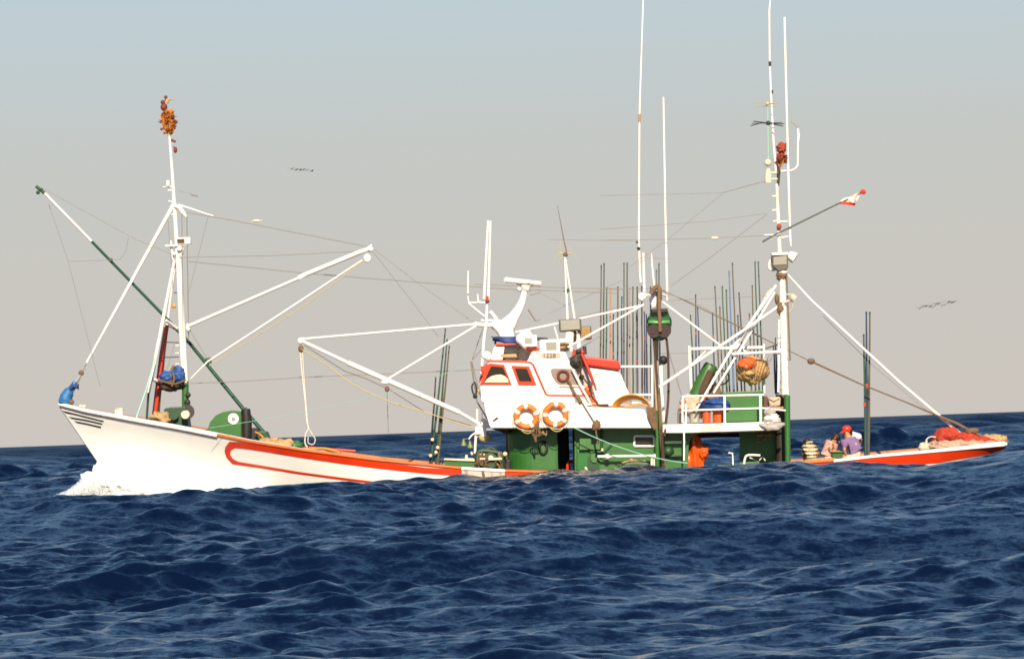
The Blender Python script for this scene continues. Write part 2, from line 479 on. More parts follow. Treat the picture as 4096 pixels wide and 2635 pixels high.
for side in (-1, 1):
    for iv in range(NV + 1):
        v = iv / NV; a = xst(v)
        for is_ in range(NS + 1):
            s = (is_ / NS) ** 1.25
            x = a + s * (x1b - a); z = zk(x) + v * (zs(x) - zk(x))
            grid[side, iv, is_] = len(hm.v); hm.v.append(Vector((x, side * B(v, s), z)))
for side in (-1, 1):
    for iv in range(NV):
        for is_ in range(NS):
            f = [grid[side, iv, is_], grid[side, iv, is_ + 1], grid[side, iv + 1, is_ + 1], grid[side, iv + 1, is_]]
            hm.f.append(f); hm.smooth.append(True)
for iv in range(NV):
    hm.f.append([grid[-1, iv, NS], grid[1, iv, NS], grid[1, iv + 1, NS], grid[-1, iv + 1, NS]]); hm.smooth.append(False)
hull = hm.build('hull', [HULLW, mat('bulwark_inside', (.42, .17, .06), .6, .3, 2)], BOAT)
bm = bmesh.new(); bm.from_mesh(hull.data); bmesh.ops.remove_doubles(bm, verts=bm.verts, dist=.004)
bmesh.ops.recalc_face_normals(bm, faces=bm.faces); bm.to_mesh(hull.data); bm.free()
md = hull.modifiers.new('shell', 'SOLIDIFY'); md.thickness = .07; md.offset = -1; md.material_offset = 1

def on_hull(sx, sy, off=.012):
    Y = -2.0
    for _ in range(6):
        q = P(sx, sy, Y); Y = -(hull_y(q.x, q.z) + off)
    return P(sx, sy, Y)
def ribbon(top, bot, n, rows=4, off=.012, mirror=True):
    """painted band on the hull between two polylines of source pixels"""
    ta = np.array(top, float); ba = np.array(bot, float)
    def samp(a):
        d = np.concatenate([[0], np.cumsum(np.hypot(*np.diff(a, axis=0).T))]); u = np.linspace(0, d[-1], n)
        return np.stack([np.interp(u, d, a[:, 0]), np.interp(u, d, a[:, 1])], 1)
    T, Bo = samp(ta), samp(ba); m = MB()
    for sd in ((1, -1) if mirror else (1,)):
        vs = []
        for k in range(n):
            for r in range(rows + 1):
                q = T[k] + (Bo[k] - T[k]) * r / rows; w_ = on_hull(q[0], q[1], off); vs.append(Vector((w_.x, w_.y * sd, w_.z)))
        fs = []
        for k in range(n - 1):
            for r in range(rows):
                a = k * (rows + 1) + r; fs.append((a, a + 1, a + rows + 2, a + rows + 1))
        m.add(vs, fs, True)
    return m
def cs(c, lst): x0, y0, k = CR[c]; return [(x0 + a * k, y0 + b * k) for a, b in lst]
# red racing stripe: one loop round the white panel
up_out = cs('q', [(690, 918), (620, 845), (592, 765), (600, 715), (650, 645)]) + cs('q', [(820, 655), (1000, 682), (1500, 755), (2000, 825), (2394, 880)]) + cs('w', [(0, 1245), (840, 1300)])
up_in = cs('q', [(770, 893), (690, 850), (658, 800), (668, 750), (720, 722)]) + cs('q', [(820, 730), (1000, 755), (1500, 838), (2000, 912), (2394, 963)]) + cs('w', [(0, 1390), (840, 1447)])
part('red_stripe', ribbon(up_out, up_in, 150), RED, hull)
lo_t = cs('q', [(690, 875), (1000, 925), (1500, 1008), (2000, 1075), (2394, 1122)]) + [(1640, 1955), (1850, 1985), (2050, 2010)]
lo_b = cs('q', [(690, 918), (1000, 960), (1500, 1038), (2000, 1105), (2394, 1152)]) + [(1640, 1967), (1850, 1997), (2050, 2022)]
part('red_stripe', ribbon(lo_t, lo_b, 90, 2, .009), RED, hull)
part('red_stripe', ribbon([(2018, 1884), (2295, 1893), (2600, 1897), (2900, 1887), (3223, 1851), (3344, 1849), (3500, 1831), (3749, 1810), (3998, 1786), (4024, 1785)],
                          [(2018, 1917), (2295, 1926), (2600, 1932), (2900, 1922), (3223, 1888), (3344, 1884), (3500, 1869), (3749, 1852), (3960, 1815), (4022, 1794)], 130), RED, hull)
for tp, bt in (([(130, 532), (300, 575), (600, 650)], [(175, 566), (300, 593), (600, 668)]),
               ([(205, 605), (400, 637), (585, 680)], [(245, 630), (400, 655), (585, 698)]),
               ([(270, 652), (400, 676), (572, 716)], [(300, 676), (400, 694), (572, 736)])):
    part('bow_stripe', ribbon(cs('o', tp), cs('o', bt), 24, 2, .006), BLACK, hull)

def rail(a, b, wpx, m, dz=0, name='cap_rail', out=0.0, both=True, n=60, hgt=None):
    mb = MB(); xa, xb = P(a, 1800, -2.3).x, P(b, 1800, -2.3).x
    if a <= 237: xa = x0b
    if b >= 4025: xb = x1b
    for sd in ((-1, 1) if both else (-1,)):
        path = []
        for k in range(n + 1):
            x = xa + (xb - xa) * k / n
            v = 1 + dz / 2.2
            z = zs(x) + dz; path.append(Vector((x, sd * (hull_y(x, z) + out), z)))
        mb.tube(path, wpx * PX / 2, 8)
    if b >= 4025: mb.tube([Vector((x1b, -beam_top(1), zs(x1b))), Vector((x1b, beam_top(1), zs(x1b)))], wpx * PX / 2, 8)
    return part(name, mb, m, hull)
part('bare_patch', ribbon([(1848, 1874), (1930, 1879), (2016, 1886)], [(1848, 1903), (1930, 1909), (2016, 1914)], 30), mat('worn_white', (.62, .52, .46), .6, .25, 3, .9, rustcol=(.25, .13, .07), rth=.5), hull)
rail(237, 868, 15, HULLW, -.035)
rail(237, 868, 3.2, mat('maroon_trim', (.10, .03, .03), .6), -.112, 'rub_rail', .012)
rail(868, 1845, 12, ORANGE, -.02)
rail(1847, 2016, 13, HULLW, -.025)
rail(2018, 3330, 12, ORANGE, -.02)
rail(3332, 4025, 11, HULLW, -.03)
for l_ in ([(520, 1790), (700, 1822), (900, 1855), (1140, 1893)], [(560, 1870), (760, 1905), (960, 1935), (1200, 1962)], [(380, 1762), (440, 1766), (560, 1775), (690, 1792)]):
    part('strake', MB().tube(spline([on_hull(a_, b_, .0) for a_, b_ in l_], 8), .009, 6), HULLW, hull)
# deck
dk = MB(); n = 80
rows_ = []
for k in range(n + 1):
    s = .03 + .965 * k / n; x = x0b + s * LB; z = zs(x) - (.62 if s < .8 else .42)
    y = max(hull_y(x, z) - .05, .02); rows_.append((x, y, z))
for k in range(n):
    (xa, ya, za), (xb, yb, zb) = rows_[k], rows_[k + 1]
    dk.add([(xa, -ya, za), (xb, -yb, zb), (xb, yb, zb), (xa, ya, za)], [(0, 1, 2, 3)])
part('deck', dk, DECKM)
def deck_z(x):
    return float(np.interp(x, [q[0] for q in rows_], [q[2] for q in rows_]))

# ---- foremast
fm = part('foremast', MB().tube(pts('S', [(739, 1530), (727, 1300), (714, 1035), (705, 949), (697, 814), (688, 680), (677, 539)]),
                              [q * PX / 2 for q in (29, 27, 24, 17, 16, 12, 9)], 14), PIPEW)
rod('mast_foot', 'S', [(742, 1760), (741, 1524)], [29, 27], GREEN, parent=fm, seg=14)
rod('tripod_leg', 'k', [(268, 255), (170, 760), (80, 1215)], [12, 16, 13], Y=-.5, parent=fm)
rod('leg_foot', 'k', [(80, 1215, -.5), (64, 1440, -.5)], 9, GREEND, parent=fm)
rod('tripod_leg', 'k', [(275, 260, .3), (225, 640, .7), (160, 1250, 1.0), (145, 1460, 1.0)], 11, parent=fm)
ld = MB()
for (xa, ya, xb, yb) in ((230, 735, 292, 768), (200, 848, 300, 852), (160, 960, 300, 955), (265, 490, 285, 490)):
    ld.tube([pt('k', xa, ya, .1), pt('k', xb, yb, 0)], .012, 6)
part('ladder_rungs', ld, DARK, fm)
rod('bracket', 'k', [(205, 690, -.4), (285, 750, 0)], 13, parent=fm)
rod('bracket', 'k', [(90, 1110, -.5), (150, 1130, -.3), (240, 1170, 0), (330, 1150, 0)], [18, 12, 6, 6], parent=fm)
b_ = MB()
for y in (905, 965, 1050, 1140, 1225): b_.tube([pt('k', 275, y * .92 + 40), pt('k', 300, y * .92 + 40)], .015, 6)
part('mast_steps', b_, PIPEW, fm)
# lamp platform on the mast
lamp = part('mast_lamp', MB().box(pt('a', 1225, 1278, -.05), (.34, .24, .17)), PIPEW, fm, .015)
part('lens', MB().box(pt('a', 1200, 1277, -.185), (.19, .03, .10)), mat('amber_glass', (.10, .06, .02), .15), lamp, .008)
part('lamp_shelf', MB().tube(pts('a', [(1080, 1318, -.1), (1250, 1308, -.1)]), .03, 8).ball(pt('a', 1150, 1378, -.1), .05).ball(pt('a', 1190, 1340, -.12), .07)
     .tube(pts('a', [(1120, 1275, 0), (1140, 1420, 0)]), .035), PIPEW, fm)
part('dark_clamp', MB().tube(pts('a', [(1195, 1400, -.05), (1215, 1330, -.05)]), .05, 8), RUSTW, fm)
part('navigation_lamp', MB().tube(pts('a', [(1100, 855, -.05), (1100, 812, -.05)]), .045, 10).tube(pts('a', [(1060, 863, -.05), (1140, 858, 0)]), .012, 6)
     .tube(pts('a', [(1100, 890, 0), (1150, 885, 0)]), .02, 6).tube(pts('a', [(1105, 972, 0), (1150, 975, 0)]), .02, 6).tube(pts('a', [(1105, 1080, 0), (1140, 1075, 0)]), .02, 6), PIPEW, fm)
part('block', MB().tube(pts('a', [(1150, 1005, -.05), (1190, 1020, -.1), (1215, 1060, -.1), (1243, 1095, -.1)]), [.05, .06, .06, .03], 8)
     .tube(pts('a', [(1180, 1000), (1290, 1035), (1400, 1072), (1450, 1085)]), [.03, .025, .02, .015], 6), PIPEW, fm)
part('bell', MB().ball(pt('k', 265, 587, -.1), (.06, .05, .055)), BULB, fm)
# forestay
rod('forestay_strut', 'S', [(697, 814, -.05), (346, 1451, 0)], [18, 9])
rod('forestay_wire', 'S', [(346, 1451), (329, 1492), (312, 1528), (275, 1600)], [4, 3.4, 6, 6], WIRE)
# booms of the foremast
bm1 = rod('cargo_boom', 'S', [(749, 1306, -.3), (1205, 1108, -.5), (1212, 1102, -.5), (1448, 1005, -.6)], [13, 13, 19, 19])
part('boom_head', MB().tube(pts('S', [(1440, 1008, -.6), (1470, 998, -.6), (1485, 985, -.6), (1478, 1004, -.65)]), [.05, .06, .055, .05], 10)
     .ball(pt('c', 568, 205, -.65), (.10, .05, .11)).ball(pt('c', 590, 150, -.62), (.07, .06, .07)), PIPEW, bm1)
part('boom_heel', MB().ball(pt('b', 945, 360, -.25), (.07, .08, .11)).box(pt('S', 1208, 1104, -.5), (.2, .1, .09), Matrix.Rotation(math.radians(-24), 3, 'Y')), PIPEW, bm1)
rod('light_boom', 'S', [(762, 1515, -.6), (832, 1445, -.7), (1200, 1205, -.9), (1450, 1040, -1.0)], [5, 7, 8, 6], PIPEW)
rod('derrick_boom', 'S', [(178, 773, -.5), (366, 965, -.2)], [11, 11], PIPEW)
dg = rod('derrick_boom', 'S', [(366, 965, -.2), (655, 1262, .35), (760, 1374, .4), (977, 1640, .5), (1075, 1752, .5)], [11, 12, 14, 16, 17], mat('boom_green', (.012, .07, .035), .45))
part('boom_tip', MB().tube(pts('S', [(144, 745, -.5), (178, 773, -.5)]), .04, 8).ball(pt('a', 100, 905, -.5), .05).ball(pt('a', 125, 885, -.5), .05), GREEND, dg)
part('boom_clamp', MB().box(pt('S', 977, 1640, .45), (.14, .14, .14)).box(pt('a', 660, 1425, -.1), (.09, .09, .09)).box(pt('b', 1085, 585, .4), (.15, .1, .15)), GREEND, dg, .01)
# windlass at the foot of the mast
wl = part('windlass', MB().prism(pts('b', [(822, 905), (940, 900), (960, 1060), (822, 1060)]), -.45, .5)
          .tube([pt('b', 800, 930, -.5), pt('b', 800, 930, .2)], .08, 12).tube([pt('b', 845, 955, -.62), pt('b', 845, 955, .5)], .13, 14), GREEND, BOAT, .02)
part('winch_drum', MB().tube([pt('b', 925, 955, -.75), pt('b', 925, 957, -.52), pt('b', 925, 957, -.4)], [.10, .09, .13], 18), CREAM, wl)
part('winch_flange', MB().tube([pt('b', 938, 935, -.4), pt('b', 938, 935, -.3)], .19, 18), DARK, wl)
part('fittings', MB().ball(pt('b', 945, 820, -.1), .07).ball(pt('b', 940, 870, -.1), .08).ball(pt('b', 945, 905, -.1), .09), DARK, wl)
# net drum with its green guard
gd = part('winch_guard', MB().prism(pts('b', [(1098, 1130), (1100, 1040), (1112, 1005), (1150, 960), (1200, 936), (1260, 926), (1322, 930), (1322, 1140)]), -.75, -.62)
          .prism(pts('b', [(1098, 1130), (1100, 1040), (1112, 1005), (1150, 960), (1200, 936), (1260, 926), (1322, 930), (1322, 1140)]), .55, .68), GREEN, BOAT, .01)
part('net_drum', MB().tube([pt('b', 1240, 1040, -.6), pt('b', 1240, 1040, .55)], .42, 20), ROPED, gd)
part('hub', MB().tube([pt('b', 1255, 982, -.78), pt('b', 1255, 982, -.74)], .135, 20), HULLW, gd)
part('hub_shaft', MB().tube([pt('b', 1255, 982, -.81), pt('b', 1255, 982, -.77)], .05, 14), GREY, gd)
part('drum_motor', MB().tube(pts('b', [(1340, 915, -.5), (1345, 1000, -.5), (1345, 1110, -.5)]), [.11, .14, .13], 12)
     .box(pt('b', 1385, 1085, -.3), (.35, .4, .3)), BLACK, gd, .02)
part('gear_housing', MB().prism(pts('b', [(1415, 1075), (1440, 1065), (1490, 1068), (1525, 1150), (1400, 1150)]), -.5, .2), GREEND, BOAT, .03)
part('mooring_bitt', MB().tube(pts('b', [(478, 960, -.9), (478, 915, -.9)]), .085, 12).tube(pts('b', [(455, 960, -.6), (455, 918, -.6)]), .05, 10)
     .tube(pts('b', [(478, 918, -.9), (478, 910, -.9)]), .1, 12), RUSTW)

# ---- crane booms of the middle mast, forward of the wheelhouse
cb = rod('swing_boom', 'S', [(1204, 1362, -1.2), (1390, 1450, -1.2), (1394, 1452, -1.2), (1835, 1648, -1.2), (1840, 1650, -1.2), (1925, 1700, -1.2)], [13, 14, 21, 20, 14, 14])
rod('boom_brace', 'S', [(1207, 1356, -1.2), (1905, 1296, -.9)], [9, 9], parent=cb)
rod('boom_brace', 'S', [(1552, 1515, -1.2), (1905, 1303, -.9)], [8, 9], parent=cb)
part('boom_head', MB().ball(pt('c', 155, 714, -1.2), (.07, .06, .085)).ball(pt('c', 172, 703, -1.2), .05).ball(pt('c', 680, 968, -1.2), (.12, .07, .06)), PIPEW, cb)
part('boom_block', MB().ball(pt('c', 160, 762, -1.2), (.07, .06, .1)).ball(pt('c', 690, 1008, -1.2), (.06, .05, .08)), ROPE, cb)
ft = part('boom_foot', MB().box(pt('w', 1340, 340, -1.2), (.12, .3, .46)).box(pt('w', 1430, 260, -1.2), (.13, .25, .2)).box(pt('w', 1240, 400, -1.2), (.2, .2, .2))
          .tube(pts('w', [(1190, 180, -1.2), (1190, -80, -1.2)]), .03).tube(pts('w', [(1000, 600, -1.2), (1060, 520, -1.2), (1130, 470, -1.2), (1210, 400, -1.2)]), .022, 6)
          .tube(pts('w', [(1140, 930, -1.2), (1160, 520, -1.2), (1220, 400, -1.2)]), [.035, .035, .05], 8).tube(pts('w', [(1170, 560, -1.2), (1230, 520, -1.2), (1330, 480, -1.2), (1500, 465, -1.2)]), .022, 6), PIPEW, BOAT, .01)
part('grommet', MB().ball(pt('w', 1370, 560, -1.25), (.16, .08, .12)), ROPEY, ft)

# ================================================================== DECKHOUSE AND WHEELHOUSE
# ---- green deckhouse: forward house with rounded front, passage, after house
HY = 1.75
def rounded_front(xa, xb, y, r, n=9):
    f = []
    for k in range(n + 1):
        a = math.pi / 2 * k / n; f.append((xa + r * (1 - math.sin(a)), -y + r * (1 - math.cos(a)) if False else -(y - r + r * math.cos(a))) )
    pts_ = [(xb, -y)] + [(q[0], q[1]) for q in f]
    return pts_ + [(q[0], -q[1]) for q in reversed(f)] + [(xb, y)]
ztop = pt('i', 1000, 215, -HY).z
xa, xb = pt('i', 640, 500, -HY).x, pt('i', 1398, 500, -HY).x
dh = part('deckhouse', MB().column(rounded_front(xa, xb, HY, .75), pt('i', 900, 1000).z - .3, lambda x: ztop + .02), GREEN, BOAT)
x2, x3 = pt('i', 1650, 500, -HY).x, pt('j', 705, 600, -HY).x
part('deckhouse_side', MB().column([(x2, -HY), (x3, -HY), (x3, HY), (x2, HY)], pt('i', 1800, 1000).z - .4, lambda x: ztop + .02), GREEN, BOAT, .02)
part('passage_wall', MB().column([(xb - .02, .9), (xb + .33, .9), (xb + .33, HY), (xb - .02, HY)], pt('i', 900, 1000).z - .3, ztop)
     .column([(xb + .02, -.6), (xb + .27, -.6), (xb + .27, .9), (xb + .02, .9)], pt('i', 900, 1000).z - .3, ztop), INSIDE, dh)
# arch bulkhead beside the after opening
arch = pts('j', [(700, 575), (1145, 575), (1080, 590), (1020, 630), (985, 690), (972, 760), (970, 1060), (700, 1060)], -HY)
part('arch_panel', MB().prism(arch, -HY - .012, -HY + .05), GREEN, dh, .008)
part('side_door', MB().prism(pts('i', [(1690, 555), (1882, 560), (1875, 1000), (1690, 1000)], -HY), -HY - .04, -HY - .002), mat('door_green', (.012, .13, .018), .4), dh, .01)
part('locker', MB().prism(pts('i', [(1722, 378), (2030, 372), (2030, 545), (1722, 550)], -HY - .1), -HY - .16, -HY - .002)
     .prism(pts('i', [(1880, 560), (1985, 555), (1975, 740), (1920, 740), (1882, 700)], -HY - .1), -HY - .14, -HY - .003), GREENL, dh, .015)
part('door_jamb', MB().tube(pts('i', [(1660, 400), (1665, 880)], -HY - .03), .025, 6).tube(pts('i', [(2010, 560), (2015, 900)], -HY - .03), .02, 6), GREENL, dh)
part('dark_bracket', MB().tube(pts('i', [(1885, 582), (2080, 578)], -HY - .12), .04, 6).tube(pts('i', [(2045, 230), (2050, 560)], -HY - .1), .035, 6)
     .tube(pts('i', [(2080, 580), (2210, 450)], -HY - .1), .014, 6).box(pt('i', 1925, 800, -HY - .05), (.26, .09, .5)), GREEND, dh)
part('tap', MB().tube(pts('i', [(2060, 525), (2058, 565)], -HY - .2), .03, 8).tube(pts('i', [(1805, 800), (1830, 840), (1830, 890)], -HY - .5), .03, 6), CREAM, dh)
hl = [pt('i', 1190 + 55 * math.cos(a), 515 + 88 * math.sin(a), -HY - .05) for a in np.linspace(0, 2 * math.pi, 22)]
part('dark_loop', MB().tube(hl, .035, 7, False), BLACK, dh)  # black loop added just off the house wall
part('corner_pipe', MB().tube(pts('i', [(655, 250, -1.2), (650, 880, -1.2)]), .03, 8), mat('pipe_brown', (.10, .06, .04), .6), dh)
part('house_edge', MB().tube(pts('i', [(1392, 420, -HY - .005), (1392, 870, -HY - .005)]), .022, 6), GREENL, dh)
part('red_frame', MB().tube(pts('i', [(1548, 900), (1548, 722), (1660, 718)], -.9), .045, 6), RED, dh)
wn = part('window', MB().prism(pts('j', [(268, 625), (290, 605), (520, 605), (540, 625), (540, 740), (520, 757), (280, 757), (265, 740)], -HY), -HY - .05, -HY - .003), WHITE, dh, .012)
part('pane', MB().prism(pts('j', [(290, 630), (515, 630), (515, 730), (290, 730)], -HY - .05), -HY - .058, -HY - .045), PANE, wn)
hr = part('grab_rail', MB().tube(pts('j', [(-190, 878, -HY - .25), (540, 870, -HY - .25)]), .032, 10).ball(pt('i', 2135, 645, -HY - .25), .075).ball(pt('j', 540, 870, -HY - .25), .05)
     .tube(pts('j', [(500, 880, -HY - .2), (500, 1050, -HY - .2)]), .028, 6).tube(pts('j', [(535, 880, -HY - .2), (535, 1050, -HY - .2)]), .028, 6), WHITE, dh)
part('side_shelf', MB().box(pt('j', 785, 700, -HY - .08), (.62, .18, .07)).box(pt('j', 815, 866, -HY - .08), (.42, .18, .06)).ball(pt('j', 710, 815, -HY - .1), .15), GREEND, dh, .01)
part('covered_gear', MB().prism(pts('j', [(62, 1010), (120, 950), (250, 930), (420, 945), (475, 1010), (480, 1110), (62, 1110)]), -2.35, -1.85)
     , GREEND, BOAT, .05)
part('valve', MB().ball(pt('j', 245, 925, -2.2), .06).tube(pts('j', [(235, 950, -2.2), (245, 890, -2.2)]), .03).tube(pts('j', [(120, 960, -2.2), (245, 925, -2.2), (420, 940, -2.2)]), .02), TAN)
# ---- bridge deck (white band with overhang)
BY = 2.32
od = pts('h', [(262, 1095), (300, 1075), (1640, 1125)], -BY) + pts('d', [(1010, 985), (1415, 1005), (1472, 1132), (372, 1131)], -BY) + pts('h', [(335, 1395), (290, 1250)], -BY)
bd = part('bridge_deck', MB().prism(od, -BY, BY), WHITE, BOAT, .06)
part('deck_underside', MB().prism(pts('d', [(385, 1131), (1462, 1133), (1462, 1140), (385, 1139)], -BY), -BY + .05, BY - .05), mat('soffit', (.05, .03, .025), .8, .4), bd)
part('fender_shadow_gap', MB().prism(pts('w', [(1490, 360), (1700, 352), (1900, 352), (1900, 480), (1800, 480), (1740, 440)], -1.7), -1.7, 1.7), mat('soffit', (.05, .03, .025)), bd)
part('vent_slot', MB().prism(pts('h', [(365, 1335), (420, 1285), (440, 1290), (438, 1310), (385, 1345)], -BY), -BY - .006, -BY + .01), DARK, bd)
part('seam', MB().tube(pts('h', [(500, 1080, -BY - .004), (610, 1405, -BY - .004)]), .006, 5).tube(pts('h', [(245, 1078, -BY - .003), (1640, 1122, -BY - .003)]), .012, 5), CREAM, bd)
# ---- wheelhouse
WY = 2.12
wo = pts('h', [(232, 1110), (212, 880), (325, 592), (852, 604), (850, 470), (1265, 478), (1295, 560), (1395, 560), (1400, 640), (1530, 660), (1900, 705), (1950, 750), (2005, 905)], -WY) + pts('d', [(1322, 900), (1330, 1010), (1010, 1010)], -WY) + pts('h', [(600, 1110)], -WY)
# main cabin and the after casing are separate volumes with a recess between
cab = pts('h', [(232, 1110), (212, 880), (325, 592), (800, 600), (852, 474), (1268, 480), (1300, 570), (1340, 640), (1385, 690), (1520, 1000), (1560, 1140)], -WY)
wh = part('wheelhouse', MB().prism(cab, -WY, WY), WHITE, BOAT, .05)
cas = pts('h', [(1395, 640), (1540, 662), (1900, 705), (1955, 760), (2010, 900), (2085, 1060), (2085, 1150), (1400, 1150)], -1.85)
ca = part('aft_casing', MB().prism(cas, -1.85, 1.85), WHITE, BOAT, .07)
part('casing_rib', MB().tube(pts('h', [(1640, 878, -1.855), (2000, 915, -1.855)]), .012, 5).box(pt('h', 1670, 750, -1.86), (.2, .03, .05)), CREAM, ca)
rw = part('roof_weather_board', MB().prism(pts('h', [(1440, 535), (1510, 540), (1880, 578), (1930, 605), (1952, 705), (1880, 700), (1520, 650), (1440, 640)], -1.95), -1.95, 1.95), mat('board_red', (.52, .024, .006), .45, .2, 3, .3), ca, .04)
# red trim line round the pilot house
part('red_trim', MB().tube(pts('h', [(300, 594), (500, 598), (780, 606), (840, 616), (872, 645), (890, 690), (960, 850), (1020, 990), (1035, 1010), (1060, 1018), (1300, 1022), (1515, 1022)], -WY - .006), .028, 6), RED, wh)
def window(outer, inner, y):
    fr = part('window', MB().prism(pts('h', outer, -WY), -WY - .035, -WY - .002), RED, wh, .01)
    part('pane', MB().prism(pts('h', inner, -WY), -WY - .044, -WY - .03), PANE, fr)
    return fr
w1 = window([(332, 622), (512, 640), (606, 890), (216, 888)], [(352, 660), (500, 672), (578, 865), (262, 865)], 0)
part('curtain', MB().prism(pts('h', [(268, 864), (300, 820), (350, 785), (410, 768), (470, 762), (520, 780), (555, 815), (572, 864)], -WY), -WY - .075, -WY - .04), CREAM, w1, .02)
part('mullion', MB().prism(pts('h', [(222, 660), (290, 655), (330, 625), (345, 660), (262, 868), (216, 888), (265, 740), (225, 700)], -WY), -WY - .05, -WY - .006), RED, w1, .006)
w2 = window([(600, 650), (822, 660), (912, 893), (690, 893)], [(645, 685), (795, 692), (858, 848), (700, 846)], 0)
ao = part('side_recess', MB().prism(pts('h', [(1083, 720), (1092, 695), (1115, 686), (1360, 692), (1395, 720), (1465, 892), (1195, 892), (1150, 860), (1105, 790)], -WY), -WY - .006, -WY + .01), TAUPE, wh)
tor = MB(); cc = pt('h', 1240, 780, -WY - .03)
tor.tube([cc + Vector((math.cos(a) * .125, 0, math.sin(a) * .125)) for a in np.linspace(0, 2 * math.pi, 25)], .035, 8, False)
part('hose_reel', tor, mat('dark_red', (.13, .018, .01), .6), ao)
part('grab_bar', MB().tube(pts('h', [(1190, 905), (1480, 905)], -WY - .05), .016, 6).tube(pts('h', [(1350, 690), (1450, 890), (1600, 1150)], -WY - .12), .03, 8), PIPEW, ao)
# windows across the raked front
fa, fb = pt('h', 222, 862), pt('h', 308, 640); fn = Vector((fb.z - fa.z, 0, -(fb.x - fa.x))).normalized() * -1
for yc in (-1.38, -.46, .46, 1.38):
    def slab4(w_, e0, e1, d0, d1):
        m_ = MB(); a_ = fa.lerp(fb, e0); b2 = fa.lerp(fb, e1); vs = []
        for d in (d0, d1):
            for q, yy in ((a_, yc - w_), (a_, yc + w_), (b2, yc + w_), (b2, yc - w_)): vs.append(Vector((q.x, yy, q.z)) + fn * d)
        return m_.add(vs, [(0, 1, 2, 3), (7, 6, 5, 4), (0, 4, 5, 1), (1, 5, 6, 2), (2, 6, 7, 3), (3, 7, 4, 0)])
    fw = part('window', slab4(.40, .0, 1.0, -.01, .03), RED, wh, .008)
    part('pane', slab4(.32, .10, .90, .0, .042), PANE, fw)
# upper housing with searchlight, blue drum and red ledge
uh = part('upper_housing', MB().prism(pts('h', [(350, 588), (385, 425), (540, 420), (545, 590)], -.7), -1.1, .9).prism(pts('h', [(545, 592), (560, 420), (845, 425), (845, 592)], -.5), -.55, .8), WHITE, BOAT, .04)
part('red_ledge', MB().prism(pts('h', [(410, 378), (660, 385), (820, 420), (940, 430), (945, 470), (800, 462), (660, 410), (412, 408)], -1.1), -1.15, .9), RED, uh, .01)
part('blue_cover', MB().tube([pt('h', 545, 385, -.75), pt('h', 548, 375, -.75), pt('h', 550, 305, -.75), pt('h', 550, 298, -.75)], [.37, .375, .365, .33], 22), NAVY, uh)
sl2 = part('searchlight', MB().tube([pt('h', 690, 515, -1.1), pt('h', 640, 515, -1.1), pt('h', 505, 495, -1.1)], [.30, .26, .2], 16).box(pt('h', 640, 555, -1.2), (.45, .3, .1)), DARK, uh)
part('lens', MB().box(pt('h', 575, 530, -1.36), (.42, .03, .08)), TAN, sl2, .005)
part('horn', MB().ball(pt('h', 295, 530, -1.5), (.13, .1, .11)).tube(pts('h', [(300, 570, -1.5), (330, 580, -1.5)]), .03), WHITE, uh)
part('antenna_stub', MB().tube(pts('h', [(405, 330, -.7), (355, 290, -.7)]), .015, 5).tube(pts('h', [(405, 390, -.7), (410, 310, -.7)]), .03, 5), DARK, uh)
# identification letters and number
def text(name, body, c, x, y, h_src, col, Y, parent, slant=0):
    cu = bpy.data.curves.new(name, 'FONT'); cu.body = body; cu.size = h_src * PX / .70; cu.extrude = .006; cu.shear = slant; cu.space_character = 1.08
    tmp = bpy.data.objects.new('tmp', cu); COL.objects.link(tmp)
    bpy.context.view_layer.update()
    me = bpy.data.meshes.new_from_object(tmp.evaluated_get(bpy.context.evaluated_depsgraph_get()))
    bpy.data.objects.remove(tmp); me.materials.append(col); me.name = name
    o = bpy.data.objects.new(name, me); COL.objects.link(o)
    place(o, pt(c, x, y, Y), parent); o.rotation_euler = (math.pi / 2, math.radians(3), 0); return o
FADED = mat('faded_red', (.62, .36, .28), .6)
text('registration_letters', 'ST', 'u', 560, 610, 28, FADED, -WY - .012, wh)
pl = part('number_plate', MB().prism(pts('u', [(905, 415), (1540, 405), (1545, 560), (960, 560)], -WY - .02), -WY - .02, -WY - .004), mat('plate_grey', (.45, .38, .30), .6), wh)
text('number_digits', '1228', 'u', 965, 548, 17, mat('digit_brown', (.13, .06, .04), .6), -WY - .03, pl)
# floodlights on the roof
def floodlight(c, x, y, w_, h_, Y, mbody, mlens, dp=.3, rim=.0, parent=BOAT, yaw=0):
    k = CR[c][2] * PX
    R3 = Matrix.Rotation(yaw, 3, 'Z') @ Matrix.Rotation(math.radians(-2), 3, 'Y')
    ce = pt(c, x, y, Y)
    o = part('floodlight', MB().box(ce + R3 @ Vector((0, dp / 2, 0)), (w_ * k, dp, h_ * k), R3), mbody, parent, .03)
    part('lens', MB().box(ce + R3 @ Vector((0, -.012, 0)), (w_ * k * .86, .03, h_ * k * .80), R3), mlens, o, .02)
    return o
f1 = floodlight('d', 908, 428, 152, 84, -.9, mat('lamp_rim', (.10, .085, .06), .5), GLASSY)
f2 = floodlight('d', 1008, 482, 92, 92, -.6, mat('lamp_rim', (.10, .085, .06)), mat('amber_lamp', (.30, .19, .07), .25))
fl3 = part('floodlight', MB().tube([pt('h', 690, 335, -1.0), pt('h', 760, 330, -1.1), pt('h', 800, 335, -1.15)], [.12, .24, .25], 14).box(pt('h', 830, 350, -1.2), (.36, .26, .28)), WHITE, BOAT, .02)
part('lens', MB().box(pt('h', 812, 345, -1.345), (.19, .02, .15)), GLASSY, fl3, .01)
fl4 = part('floodlight', MB().box(pt('h', 1075, 415, -1.9), (.50, .34, .33)), WHITE, BOAT, .03)
part('lens', MB().box(pt('h', 1095, 412, -2.08), (.27, .03, .20)), GLASSY, fl4, .015)
